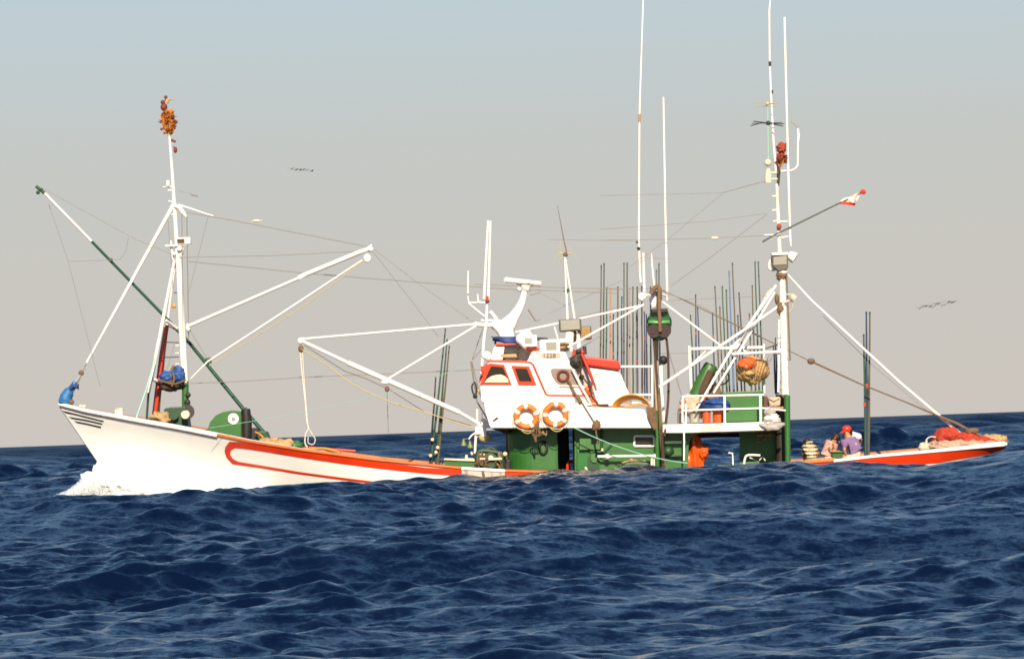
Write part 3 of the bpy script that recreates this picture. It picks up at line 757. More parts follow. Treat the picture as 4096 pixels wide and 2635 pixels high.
part('lamp_stay', MB().tube(pts('h', [(1320, 240, -.8), (1310, 480, -.8)]), .11, 12).tube(pts('h', [(1415, 250, -.7), (1440, 460, -.7)]), .06, 10).tube(pts('h', [(1130, 170, -.8), (1180, 340, -.8)]), .02, 6)
     .tube(pts('h', [(1200, 350, -1.2), (1330, 345, -1.2)]), .06, 8), PIPEW)
part('amber_box', MB().box(pt('h', 1262, 415, -1.0), (.24, .2, .13)), YEL, BOAT, .02)
part('dark_fittings', MB().ball(pt('h', 885, 375, -.9), (.08, .1, .13)).tube(pts('h', [(890, 320, -.8), (1050, 330, -.8)]), .04, 6).ball(pt('h', 1370, 290, -.7), (.09, .1, .16)).tube(pts('h', [(1500, 415, -1.2), (1508, 515, -1.2)]), .05, 8)
     .tube(pts('h', [(1180, 470, -1.3), (1260, 455, -1.3), (1300, 430, -1.3)]), .05, 6), DARK)
# red crane column lying against the casing
cr = part('crane', MB().tube(pts('h', [(1455, 480, -2.1), (1530, 650, -2.15), (1590, 800, -2.2), (1650, 960, -2.2)]), [.05, .048, .042, .025], 10)
          .ball(pt('h', 1475, 490, -2.1), .07).box(pt('h', 1385, 510, -2.0), (.13, .2, .2), Matrix.Rotation(.3, 3, 'Y')), mat('crane_red', (.42, .025, .008), .5, .35, 5, .6))
part('crane_arm', MB().tube(pts('h', [(1515, 920, -2.2), (1560, 975, -2.2), (1575, 1010, -2.2)]), [.08, .1, .07], 10)
     .tube(pts('h', [(1580, 1040, -2.2), (1620, 1110, -2.2), (1640, 1160, -2.2)]), [.07, .10, .09], 10), ORCL, cr)
part('crane_hose', MB().tube(spline(pts('h', [(1430, 560, -2.2), (1470, 640, -2.3), (1460, 760, -2.3), (1560, 900, -2.3), (1600, 1040, -2.3), (1680, 1140, -2.3)])), .02, 6)
     .tube(spline(pts('h', [(1560, 820, -2.3), (1600, 900, -2.35), (1560, 960, -2.3), (1620, 1000, -2.3)])), .012, 6).tube(pts('h', [(1680, 1145, -2.2), (1800, 1142, -2.2)]), .04, 6), ROPED, cr)
part('crane_joint', MB().lump(pt('h', 1400, 600, -2.12), (.15, .12, .16), .4, 3, 5).ball(pt('h', 1430, 480, -2.15), .07).ball(pt('h', 1468, 795, -2.1), .07), DARK, cr)
part('recess', MB().prism(pts('h', [(1345, 655), (1520, 665), (1640, 1130), (1545, 1130), (1500, 900)], -1.9), -1.9, -1.7), mat('recess_shade', (.40, .36, .33), .6), ca)  # shade between cabin and casing, put in as grey on white
# ---- radar arch, mast and aerials over the wheelhouse
ra = part('radar_arch', MB().tube(spline(pts('s', [(490, 1545, -.6), (480, 1440, -.6), (500, 1360, -.6), (570, 1260, -.6), (650, 1140, -.6), (715, 1010, -.6), (752, 880, -.6), (756, 800, -.6)])),
          list(np.interp(np.arange(43), [0, 8, 14, 20, 26, 32, 42], [.20, .20, .205, .14, .11, .085, .06])), 16)
          .tube(pts('s', [(270, 1330, -.6), (330, 1345, -.6), (430, 1420, -.6), (460, 1480, -.6)]), [.12, .14, .17, .18], 12), WHITE)
part('arch_arm', MB().tube(pts('s', [(-10, 1330, -.9), (120, 1350, -.8), (380, 1345, -.6)]), [.06, .055, .06], 10).tube(pts('s', [(90, 1275, -.8), (390, 1280, -.6)]), .03, 8)
     .tube(pts('s', [(235, 1140, -.7), (330, 1260, -.6)]), .055, 8), PIPEW, ra)
rd = part('radar_motor', MB().tube(pts('s', [(756, 830, -.6), (760, 800, -.6), (775, 790, -.6), (778, 735, -.6)]), [.07, .10, .14, .13], 14).ball(pt('s', 690, 790, -.5), (.08, .1, .08)), PIPEW, ra)
part('radar_scanner', MB().tube(pts('s', [(462, 655, -.75), (480, 653, -.72), (535, 660, -.70), (1010, 712, -.5), (1018, 713, -.5)]), [.05, .075, .066, .066, .05], 10), PIPEW, rd)
part('radar_base', MB().tube(pts('s', [(640, 700, -.62), (900, 725, -.58)]), .045, 8).tube(pts('s', [(770, 715, -.6), (775, 745, -.6)]), [.14, .08], 12), mat('radar_brown', (.30, .2, .12), .6), rd)
pm = rod('pole_mast', 'd', [(340, 250, -.9), (333, 420, -.9), (318, 520, -.9), (300, 760, -.95)], [11, 11, 13, 12])
part('signal_lamp', MB().tube(pts('s', [(190, 900, -.95), (190, 970, -.95)]), .035, 10), RED, pm)
part('lamp_base', MB().tube(pts('s', [(190, 970, -.95), (190, 1000, -.95)]), .05, 10), DARK, pm)
part('bracket_arms', MB().tube(pts('s', [(-110, 900, -.9), (-100, 1010, -.9), (0, 1095, -.9), (150, 1215, -.9)]), .022, 6).tube(pts('s', [(-100, 1000, -.9), (180, 1005, -.9)]), .02, 6)
     .tube(pts('s', [(40, 870, -.9), (42, 990, -.9), (110, 1000, -.9)]), [.02, .04, .02], 6), PIPEW, pm)
rod('whip_aerial', 'S', [(1952, 882, -.9), (1936, 1195, -.9)], [9, 12])
rod('whip_aerial', 'S', [(1962, 884, -.85), (1953, 1195, -.85)], [9, 12])
rod('rod_aerial', 'c', [(1190, 282, -.9), (1188, 420, -.9)], [6, 7])
at = rod('tripod_aerial', 's', [(1383, 290, -.8), (1405, 800, -.8), (1425, 1270, -.8)], [5, 9, 11])
part('tripod_leg', MB().tube(pts('s', [(1395, 330, -.8), (1535, 1270, -.6)]), [.02, .035], 8), PIPEW, at)
part('aerial_tip', MB().tube(pts('V', [(1327, 600, -.8), (1318, 560, -.8), (1303, 480, -.8)]), [.014, .012, .005], 6).ball(pt('s', 1392, 262, -.8), .06), ROPE, at)
part('aerial_radials', MB().tube(pts('s', [(1290, 245, -.8), (1480, 245, -.8)]), .015, 6).tube(pts('s', [(1350, 40, -.8), (1210, 400, -.8)]), .006, 5).tube(pts('s', [(1370, 40, -.8), (1590, 360, -.8)]), .006, 5)
     .tube(pts('s', [(1330, 60, -.8), (1305, 400, -.8)]), .005, 5), ROPEY, at)
part('green_flag_clip', MB().box(pt('s', 1435, 815, -.85), (.08, .03, .09)), GREEND, at)
# white braces between wheelhouse roof and the mid mast
rod('mast_brace', 'S', [(2062, 1329, -.5), (2572, 1221, -.2)], [8, 9])
rod('mast_brace', 'S', [(2250, 1401, -1.3), (2574, 1219, -.3)], [9, 9])
# ---- mid mast (tan and green pole) with spreader
mm = rod('middle_mast', 'e', [(528, 330, 0), (528, 700, 0), (524, 1100, -.4), (522, 1130, -.4)], [15, 17, 18, 18], mat('mast_tan', (.38, .27, .15), .7, .3, 4, .8), seg=12)
rod('mast_foot', 'j', [(568, 290, -2.0), (572, 1090, -2.0)], [19, 19], GREEN, parent=mm, seg=12)
rod('rope_fall', 'j', [(590, 90, -2.15), (610, 470, -2.2), (625, 680, -2.2), (660, 1080, -2.2)], [12, 12, 16, 12], ROPE, parent=mm)
rod('spreader', 'e', [(425, 385, 0), (470, 372, 0), (540, 365, 0), (600, 380, 0)], [13, 9, 9, 8], parent=mm)
part('insulator', MB().ball(pt('e', 432, 385, 0), (.10, .08, .12)).tube(pts('e', [(507, 365, 0), (507, 400, 0), (510, 450, 0)]), [.07, .11, .06], 10), PIPEW, mm)
part('mast_cap', MB().tube(spline(pts('e', [(490, 370, -.3), (520, 325, -.3), (545, 330, -.3), (550, 400, -.4)])), .06, 8), ROPE, mm)
rod('white_post', 'e', [(556, 830, -.9), (562, 1000, -.9), (580, 1215, -.9)], [18, 13, 11])
part('black_buoy_lamp', MB().ball(pt('e', 572, 795, -.9), .115), BLACK)
rod('whip_aerial', 'f', [(243, -40, 0), (221, 640, 0), (217, 1330, 0), (224, 1540, 0), (e_x := 228, 1580, 0)], [6, 8, 8, 9, 9])
part('aerial_joint', MB().tube(pts('f', [(222, 640), (221, 685)]), .033, 8), TAN)
part('aerial_joint', MB().tube(pts('f', [(208, 1350), (208, 1362)]), .03, 8).ball(pt('f', 216, 1392, -.03), .045), BLACK)
rod('whip_aerial', 'S', [(2573, 1012, 0), (2578, 1192, 0)], [11, 12])
rod('whip_aerial', 'f', [(355, 545, 0), (366, 1200, 0), (374, 1540, 0), (376, 1680, 0)], [8, 9, 11, 11])
rod('rod_aerial', 't', [(788, 40, 0), (805, 300, 0), (825, 460, 0)], [5, 9, 8])
rod('mast_brace', 'e', [(568, 418, 0), (945, 702, 0)], [9, 9])
rl = MB()
for y in (712, 905, 960): rl.tube(pts('d', [(1255 if y == 712 else 1330, y, -2.0), (1475, y, -2.0)]), .03, 8)
rl.tube(pts('d', [(1468, 700, -2.0), (1470, 985, -2.0)]), .028, 8)
part('pole_rack', rl, PIPEW)

# ================================================================== AFTER SHELTER
AY = 2.25
sp = part('shelter_deck', MB().prism(pts('j', [(640, 470), (1120, 462), (1930, 437), (2130, 455), (2135, 540), (1400, 565), (900, 580), (640, 580)], -AY), -AY, AY), RUSTW if False else WHITE, BOAT, .03)
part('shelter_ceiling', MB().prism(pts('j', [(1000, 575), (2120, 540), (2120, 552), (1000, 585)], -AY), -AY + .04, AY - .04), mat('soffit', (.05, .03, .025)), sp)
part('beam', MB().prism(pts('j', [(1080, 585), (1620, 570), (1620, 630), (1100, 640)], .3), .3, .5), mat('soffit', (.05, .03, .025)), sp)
part('primer_patch', MB().prism(pts('j', [(1120, 485), (1385, 470), (1385, 560), (1120, 568)], -AY), -AY - .005, -AY + .01), mat('grey_primer', (.55, .50, .47), .6), sp)
rm = MB()
for y in (-AY + .03, AY - .03):
    rm.tube(spline([pt('j', 893, 440, y), pt('j', 893, 170, y), pt('j', 900, 125, y), pt('j', 930, 112, y), pt('j', 1200, 106, y), pt('j', 1930, 90, y)], 4), .026, 8)
    rm.tube([pt('j', 905, 292, y), pt('j', 1430, 275, y), pt('j', 1930, 262, y), pt('j', 2210, 292, y)], .022, 8)
    for x in (1430, 1888): rm.tube([pt('j', x, 100, y), pt('j', x + 4, 455, y)], .032, 8)
    rm.tube([pt('j', 938, 200, y), pt('j', 938, 455, y)], .02, 8)
part('railing', rm, WHITE, sp)
rod('drain_pipe', 'j', [(910, 440, -AY - .03), (915, 700, -AY - .03), (912, 930, -AY - .03)], [7, 7, 7], WHITE, parent=sp)
lk = part('deck_locker', MB().prism(pts('j', [(1440, 65), (1925, 45), (1930, 445), (1445, 460)], -1.7), -1.7, .6), GREEN, BOAT, .03)
part('locker_lid', MB().prism(pts('j', [(1400, 58), (1930, 34), (1932, 72), (1402, 84)], -1.75), -1.76, .66), GREENL, lk, .02)
part('locker_end', MB().prism(pts('j', [(1932, 110), (1975, 108), (2005, 250), (2000, 300), (1932, 440)], -1.6), -1.6, .4), mat('maroon_trim', (.10, .03, .03)), lk)
part('liferaft_box', MB().prism(pts('j', [(1985, 125), (2150, 115), (2145, 235), (2010, 248)], -1.8), -1.8, -1.2), BEIGE, BOAT, .05)
part('box_strap', MB().tube(pts('j', [(2000, 140, -1.82), (2060, 175, -1.82), (2130, 135, -1.82)]), .015, 6).box(pt('j', 2075, 258, -1.6), (.45, .4, .05)), TAN)
part('dark_post', MB().tube(pts('j', [(2160, 90, -1.2), (2160, 1090, -1.2)]), .15, 10), mat('dark_post', (.022, .018, .012), .7))
part('shelter_wall', MB().prism(pts('j', [(1625, 560), (2115, 550), (2115, 1100), (1625, 1100)], -1.05), -1.05, -.95), mat('wall_green', (.07, .17, .05), .6), BOAT)
part('wall_pipes', MB().tube(pts('j', [(1860, 605, -1.1), (2090, 612, -1.1)]), .03, 8).tube(pts('j', [(1850, 690, -1.1), (1900, 700, -1.1), (1960, 640, -1.1)]), .02, 6)
     .ball(pt('j', 1855, 605, -1.15), .05).ball(pt('j', 1905, 605, -1.15), .05).ball(pt('j', 1955, 605, -1.15), .05).ball(pt('j', 2000, 605, -1.15), .05), TAN)
part('hand_rail', MB().tube(spline(pts('j', [(1680, 1000, -1.5), (1690, 910, -1.5), (1730, 862, -1.5), (1885, 865, -1.5)])), .028, 8).tube(pts('j', [(1480, 832, -1.6), (1532, 838, -1.6), (1540, 1000, -1.6)]), .02, 6)
     .tube(pts('j', [(1750, 890, -1.3), (1860, 945, -1.3), (1915, 880, -1.3), (1950, 930, -1.3)]), .015, 6), WHITE)
part('hatch_edge', MB().box(pt('j', 1460, 1010, -1.0), (.5, .5, .12)), GREENL)
# ---- after mast
am = rod('after_mast', 'S', [(3142, 1584, -1.9), (3137, 1400, -1.2), (3132, 1225, -.5), (3128, 1090, 0), (3118, 1000, 0), (3107, 736, 0)], [28, 28, 27, 24, 17, 13], RUSTW, seg=14)
rod('mast_foot', 'S', [(3152, 1900, -2.0), (3148, 1582, -1.95)], [22, 24], GREEN, parent=am, seg=14)
rod('mast_cable', 'S', [(3160, 1440, -1.3), (3152, 1230, -.5), (3146, 1100, -.05)], 6, ROPE, parent=am)
rod('mast_pipe', 'S', [(3113, 1570, -1.8), (3117, 1280, -.7)], 8, PIPEW, parent=am)
st = MB()
for y in (640, 720, 800, 900, 1050, 1130, 1230, 1310): st.tube([pt('l', 1440, y, -1.2), pt('l', 1475, y - 4, -1.2)], .018, 6)
for x, y in ((975, 1100), (975, 1178), (980, 1240), (930, 1318)): st.tube([pt('f', x - 10, y, 0), pt('f', 1000, y - 3, 0)], .022, 6)
st.tube(pts('f', [(1005, 1240), (1050, 1240)]), .022, 6); st.tube(pts('f', [(1015, 1330), (1060, 1325)]), .022, 6)
part('mast_steps', st, PIPEW, am)
al = part('mast_floodlight', MB().prism(pts('y', [(335, 240), (580, 235), (590, 440), (575, 490), (440, 520), (345, 440)], -.25), -.25, .1), mat('lamp_rim', (.10, .085, .06)), am, .02)
part('lens', MB().prism(pts('y', [(360, 300), (565, 275), (565, 415), (360, 428)], -.27), -.27, -.24), GLASSY, al, .006)
part('lamp_hood', MB().box(pt('y', 455, 255, -.1), (.42, .4, .06)).tube(pts('y', [(590, 265, -.1), (640, 290, -.1), (690, 315, -.1)]), [.10, .13, .15], 10)
     .tube(spline(pts('y', [(340, 330, 0), (300, 400, 0), (310, 490, 0), (390, 490, 0)])), .04, 8).ball(pt('y', 500, 530, -.1), (.14, .12, .08)), PIPEW, am)
part('lamp_shade', MB().tube(pts('y', [(655, 365, -.1), (712, 270, -.1)]), .03, 8), DARK, am)
part('mast_fittings', MB().lump(pt('y', 485, 590, -.1), (.13, .12, .13), .4, 3, 2).ball(pt('y', 415, 950, -.2), (.06, .1, .14)).tube(pts('y', [(420, 1030, -.5), (560, 1040, -.5)]), .07, 8).lump(pt('y', 470, 1110, -.6), (.09, .1, .14), .4, 3, 6)
     .tube(pts('y', [(545, 560, -.05), (550, 650, -.05)]), .035, 6), ROPE, am)
part('side_lamp', MB().tube(pts('y', [(540, 1010, -.4), (620, 960, -.4)]), .04, 8).tube(pts('y', [(625, 900, -.4), (690, 950, -.4)]), .10, 10).tube(pts('y', [(540, 880, -.4), (640, 878, -.4)]), .02, 6)
     .tube(spline(pts('y', [(650, 1000, -.4), (655, 1080, -.4), (600, 1150, -.4)])), .014, 6), mat('lamp_grey', (.5, .44, .36), .5), am)
rod('whip_aerial', 'f', [(957, -30, 0), (948, 60, 0), (950, 340, 0), (958, 540, 0), (972, 800, 0), (985, 960, 0)], [4, 8, 8, 9, 10, 11])
part('aerial_joint', MB().tube(pts('f', [(951, 345), (952, 372)]), .033, 8).tube(pts('f', [(962, 505), (963, 525)]), .03, 8), DARK)
rod('whip_aerial', 'f', [(1033, 98, -.1), (1045, 600, -.1), (1058, 1100, -.1), (1066, 1345, -.1), (1070, 1380, -.1)], [10, 10, 10, 10, 4])
rod('bent_aerial', 'f', [(1108, 720, 0), (1112, 760, 0), (1108, 800, 0), (1108, 925, 0), (1095, 945, 0), (1075, 955, 0), (1012, 960, 0)], [8, 12, 9, 9, 9, 9, 9])
rod('aerial_tip', 'f', [(1070, 678, 0), (1110, 718, 0)], 4, TAN)
ya = rod('beam_aerial', 'f', [(938, 580, -.2), (940, 700, -.2), (942, 900, -.2)], [3, 5, 5], mat('aerial_green', (.30, .55, .36), .5))
yg = MB()
for x, y in ((938, 582), ): yg.tube(pts('f', [(865, 575, -.4), (1000, 580, .1)]), .010, 5).tube(pts('f', [(875, 595, .1), (990, 598, -.4)]), .008, 5).ball(pt('f', 938, 582, -.2), .05)
part('aerial_elements', yg, ROPEY, ya)
part('aerial_elements', MB().tube(pts('f', [(845, 705, -.5), (900, 690, -.2), (1030, 695, .2)]), .013, 5).tube(pts('f', [(860, 680, .3), (940, 690, -.2), (1025, 708, -.5)]), .013, 5).tube(pts('f', [(850, 692, -.2), (1020, 687, -.2)]), .010, 5)
     .ball(pt('f', 942, 690, -.2), .06), DARK, ya)
part('aerial_base', MB().ball(pt('f', 940, 912, -.2), .09).tube(pts('f', [(942, 945, -.1), (942, 985, -.1), (942, 1025, -.1)]), [.05, .09, .09], 10).tube(pts('f', [(945, 970, -.1), (990, 968, 0)]), .03, 8).tube(pts('f', [(945, 1005, -.1), (995, 1003, 0)]), .03, 8), CREAM, ya)
part('top_clamp', MB().tube(pts('f', [(990, 920, 0), (1000, 960, 0), (998, 1040, 0)]), [.03, .05, .03], 8), DARK, am)
for c, l_, w_ in (('S', [(3115, 1225, -.5), (2950, 1338, -1.4), (2636, 1548, -2.0)], [11, 12, 12]), ('S', [(3103, 1143, -.2), (2925, 1400, -1.4), (2819, 1580, -1.9), (2782, 1642, -2.0)], [11, 12, 9, 7]),
                  ('S', [(3098, 1170, -.2), (2990, 1350, -1.0), (2854, 1572, -1.6)], [9, 10, 9]), ('S', [(3075, 1163, .2), (2960, 1370, .8), (2900, 1440, 1.0)], [7, 9, 9]), ('S', [(3085, 1155, .1), (2975, 1340, .6), (2935, 1420, .8)], [6, 7, 7])):
    rod('mast_brace', c, l_, w_, RUSTW if w_[0] < 8 else PIPEW)
fr = MB()
fr.tube(pts('l', [(530, 888, -.6), (1300, 872, -.6)]), .042, 8).tube(pts('l', [(970, 940, -1.3), (1250, 925, -1.3), (1480, 915, -1.3)]), .036, 8).tube(pts('l', [(530, 855, -.6), (540, 1060, -.6), (548, 1250, -.6), (560, 1340, -.6)]), [.035, .045, .04, .03], 8)
fr.tube(pts('l', [(1298, 835, -.6), (1302, 1340, -.6)]), .03, 8).tube(pts('l', [(960, 880, -.6), (1060, 860, -.6)]), .08, 8).tube(pts('l', [(1060, 870, -.6), (1110, 920, -1.3)]), .03, 6).tube(pts('l', [(530, 1070, -.6), (700, 910, -.6)]), .02, 6)
part('gantry', fr, PIPEW)
rod('gantry_arm', 'l', [(1290, 890, -.6), (1420, 845, -.3)], 6, ROPE)
rod('backstay_strut', 'S', [(3152, 1098, 0), (3244, 1200, -.2), (3600, 1530, -.6), (3846, 1738, -.9)], [5, 10, 11, 12])

# ---- standing rigging: each wire a part
WIRES = [('p', [(190, 830), (600, 1055), (760, 1120)], 2.2), ('p', [(215, 900), (300, 1150), (400, 1540), (440, 1700)], 1.8), ('p', [(300, 1150), (480, 1145), (530, 1140), (555, 1100), (565, 1045)], 1.8),
         ('p', [(820, 935), (1000, 965), (1540, 1070), (1612, 1085)], 4.0), ('p', [(810, 1132), (1180, 1125), (1600, 1105)], 3.2), ('p', [(830, 1150), (1330, 1200), (1540, 1218), (2200, 1270), (2720, 1290)], 4.2),
         ('p', [(918, 945), (830, 1290)], 2.2), ('p', [(800, 940), (805, 1500)], 4.0), ('p', [(822, 950), (830, 1500)], 5.0), ('p', [(740, 970), (757, 1200)], 3.0),
         ('p', [(785, 840), (870, 860)], 1.6), ('c', [(600, 160), (820, 440), (1010, 690)], 2.8), ('c', [(610, 150), (870, 350), (1215, 595)], 1.8),
         ('b', [(955, 370), (1080, 580)], 3.2), ('b', [(905, 742), (1300, 727), (1711, 700), (3100, 640)], 3.6), ('b', [(855, 460), (800, 650)], 2.2),
         ('c', [(690, 1000), (698, 1280)], 3.0), ('h', [(250, 200), (120, 575)], 4.0), ('h', [(300, 200), (260, 420), (120, 585)], 4.0), ('h', [(105, 600), (130, 780), (180, 1100), (300, 1300), (350, 1400)], 8.0), ('h', [(115, 600), (160, 800), (240, 1080)], 5),
         ('w', [(1320, 640), (1330, 900)], 4.0), ('w', [(1300, 0), (1310, 220)], 3.0),
         ('f', [(0, 1345), (400, 1340), (640, 1333), (960, 1318)], 2.6), ('f', [(0, 1095), (500, 1085), (685, 1080)], 1.5), ('f', [(685, 1080), (800, 1048), (925, 1015)], 4.0), ('f', [(0, 1285), (600, 1240), (935, 1195)], 1.4),
         ('f', [(685, 1085), (380, 1340), (160, 1500)], 1.4), ('f', [(935, 1200), (620, 1440), (400, 1600)], 3.2), ('V', [(1280, 560), (1480, 563)], 1.5),
         ('e', [(430, 405), (200, 470), (0, 520)], 3.2), ('d', [(970, 590), (1150, 480)], 2.8), ('e', [(0, 328), (500, 332)], 3.0), ('e', [(560, 345), (800, 440), (1100, 590), (1400, 740)], 4.2), ('e', [(610, 407), (1250, 378)], 2.5), ('e', [(555, 752), (1010, 742)], 2.0),
         ('e', [(605, 730), (690, 1020)], 5.0), ('f', [(400, 1450), (290, 1445), (225, 1445)], 2.0), ('g', [(600, 130), (1000, 530), (1480, 930)], 2.4),
         ('s', [(0, 720), (1400, 775), (2310, 800)], 3.5), ('s', [(840, 890), (1000, 850), (1400, 1050)], 1.2), ('s', [(1130, 1170), (2310, 640)], 1.2)]
CR['p'] = (0, 0, .90909)
for c, l_, w_ in WIRES:
    rod('stay_wire', c, l_, max(w_ * .72, 1.5), WIRE, Y=-.15, seg=6)
part('wire_clip', MB().tube(pts('s', [(820, 1105, -.3), (935, 1285, -.3)]), .02, 6).tube(pts('s', [(940, 1285, -.3), (1010, 1262, -.3)]), .012, 6), WIRE)
part('insulator', MB().ball(pt('p', 1128, 972, -.15), (.10, .04, .035)).tube(pts('p', [(1105, 975, -.15), (1155, 970, -.15)]), .01, 5), CREAM)
part('insulator', MB().ball(pt('f', 643, 1333, -.15), (.10, .04, .04)), CREAM)
part('insulator', MB().tube(pts('p', [(840, 856, -.15), (870, 862, -.15)]), .02, 6), WIRE)

# ================================================================== THINGS ABOARD
def solo(name, mb, m, label, cat, group=None, bevel=0, origin=None):
    o = mb.build(name, m, None, origin, bevel=bevel); tag(o, label, cat, group); return o

# ---- fishing poles
POLE_M = {'green': mat('pole_green2', (.022, .075, .032)), 'dark green': mat('pole_dark_green', (.026, .055, .034), .5, .3), 'olive': mat('pole_olive', (.10, .085, .04), .5, .3),
          'tan': mat('pole_tan', (.42, .21, .11), .5, .2), 'blue': mat('pole_blue', (.026, .045, .105), .4, .3), 'pale blue': mat('pole_pale_blue', (.10, .19, .42), .4, .3),
          'grey': mat('pole_grey', (.14, .14, .13), .5, .3), 'navy': mat('pole_navy', (.014, .020, .030), .4, .3), 'brown': mat('pole_brown', (.10, .04, .022), .5, .3)}
MARK = mat('pole_mark', (.55, .06, .03), .5)
WORD = ['first', 'second', 'third', 'fourth', 'fifth', 'sixth', 'seventh', 'eighth', 'ninth', 'tenth', 'eleventh', 'twelfth', 'thirteenth', 'fourteenth', 'fifteenth', 'sixteenth', 'seventeenth', 'eighteenth', 'nineteenth', 'twentieth', 'last']
def pole(c, xt, yt, xb, yb, col, w0, w1, Y, label, group, mark=None):
    a, b = pt(c, xb, yb, Y), pt(c, xt, yt, Y)
    jit = [random.uniform(-.006, .006) for _ in range(5)]
    path = [a.lerp(b, k / 6) + (Vector((jit[k - 1], 0, 0)) if 0 < k < 6 else Vector()) for k in range(7)]
    o = MB().tube(path, [(w0 + (w1 - w0) * k / 6) * PX / 2 for k in range(7)], 7).build('fishing_pole', POLE_M[col], None, a)
    tag(o, label, 'fishing pole', group)
    if mark is not None:
        t = mark; m0 = a.lerp(b, t); m1 = a.lerp(b, t + .03)
        MB().tube([m0, m1], (w0 + (w1 - w0) * t) * PX / 2 * 1.12, 7).build('red_band', MARK, o)
    MB().tube([b - (b - a).normalized() * .05, b + (b - a).normalized() * .01], w1 * PX / 2 * 1.25, 7).build('tip', POLE_M['dark green' if col in ('olive', 'green') else col], o)
RACK1 = [(170, 190, 'olive'), (205, 165, 'dark green'), (238, 460, 'green'), (285, 470, 'tan'), (320, 795, 'dark green', .52), (375, 455, 'dark green'), (424, 575, 'blue'), (450, 160, 'olive'),
         (489, 160, 'dark green'), (517, 465, 'tan'), (560, 455, 'green'), (603, 765, 'grey', .42), (612, 455, 'blue'), (668, 450, 'brown'), (700, 760, 'blue', .68), (726, 790, 'blue', .62), (776, 455, 'dark green'), (850, 245, 'grey'), (880, 165, 'green')]
for k, q in enumerate(RACK1):
    c_ = q[2]; feat = 'tall ' if q[1] < 300 else ('short ' if q[1] > 700 else 'mid-length ')
    lean = -14 + 30 * k / 19
    pole('t', q[0], q[1], q[0] + lean * .9, 1830, c_, 7.2, 4.6, .9 + .12 * math.sin(k * 2.1),
         f"{feat}{c_} pole{', red banded,' if len(q) > 3 else ''} {WORD[k] if k < 18 else 'last'} from left in the rack behind the wheelhouse", 'poles standing in the rack behind the wheelhouse', q[3] if len(q) > 3 else None)
RACK2 = [(545, 540, 585, 'green', .4), (597, 330, 607, 'blue', .62), (618, 460, 650, 'blue'), (770, 520, 798, 'blue', .72), (795, 245, 848, 'olive'), (846, 455, 880, 'olive', .6), (870, 245, 924, 'green'), (912, 280, 952, 'green'),
         (940, 85, 992, 'pale blue'), (974, 5, 1030, 'olive'), (1030, 540, 1075, 'navy', .62), (1042, 310, 1108, 'navy'), (1148, 525, 1176, 'olive', .93), (1178, 235, 1215, 'olive'), (1207, -8, 1252, 'green'), (1240, -8, 1290, 'green')]
for k, q in enumerate(RACK2):
    feat = 'tall ' if q[1] < 100 else ('short ' if q[1] > 400 else 'mid-length ')
    pole('l', q[0], q[1], q[2], 1420, q[3], 9.5 if q[3] == 'pale blue' else 7, 4.4, 1.1 + .12 * math.sin(k * 1.7),
         f"{feat}{q[3]} pole{' with a red band' if len(q) > 4 else ''}, {WORD[k] if k < 15 else 'last'} from left above the shelter deck locker", 'poles standing on the shelter deck', q[4] if len(q) > 4 else None)
for xt, yt, xb, c_, l_ in ((1416, 775, 1442, 'blue', 'short blue pole leaning against the after mast, the taller of two'), (1396, 850, 1424, 'navy', 'shortest navy pole leaning beside the after mast')):
    pole('l', xt, yt, xb, 1350, c_, 11, 4.5, .2, l_, 'poles beside the after mast')
for xt, yt, xb, c_, l_, mk in ((934, 283, 950, 'green', 'shorter green pole with a red band standing in the stern', .42), (955, 98, 963, 'blue', 'dark blue pole standing between two others in the stern', .48), (984, 100, 972, 'olive', 'slim olive pole, rightmost of three standing in the stern', None)):
    pole('g', xt, yt, xb, 1300, c_, 15 if c_ == 'blue' else 12, 6, -.2, l_, 'poles standing in the stern', mk)
for xt, yt, xb, yb, c_, l_ in ((1050, 640, 958, 1500, 'green', 'tallest thin green pole leaning over the foredeck rail'), (1060, 705, 990, 1500, 'dark green', 'dark green pole leaning behind the boom, middle of its bundle'),
                              (1074, 745, 998, 1500, 'olive', 'thick olive pole, rightmost of the bundle leaning behind the boom'), (990, 935, 955, 1500, 'navy', 'shortest navy pole, leftmost of the bundle leaning behind the boom')):
    pole('c', xt, yt, xb, yb, c_, 11, 5, -.6, l_, 'poles leaning by the forward rail', .75 if c_ == 'navy' else None)
for j_, (x, y) in enumerate(((168, 615), (288, 795), (250, 905), (125, 980))): part('lashing_float', MB().ball(pt('w', x, y, -.75), .045), CREAM)
# leaning poles inside the foremast tripod
for nm, l_, m_, y_, w_ in (('red', [(212, 725), (180, 930), (122, 1440)], RED, .25, [12, 14, 16]), ('black', [(200, 740), (170, 930), (108, 1440)], BLACK, .35, [10, 12, 13]), ('yellow-edged green', [(222, 725), (190, 930), (140, 1440)], GREENL, .45, [8, 9, 12])):
    o = MB().tube(pts('k', l_, y_), [q * PX / 2 for q in w_], 8).build('leaning_pole', m_)
    tag(o, f'{nm} pole leaning inside the foremast tripod', 'pole', 'poles leaning in the foremast tripod')

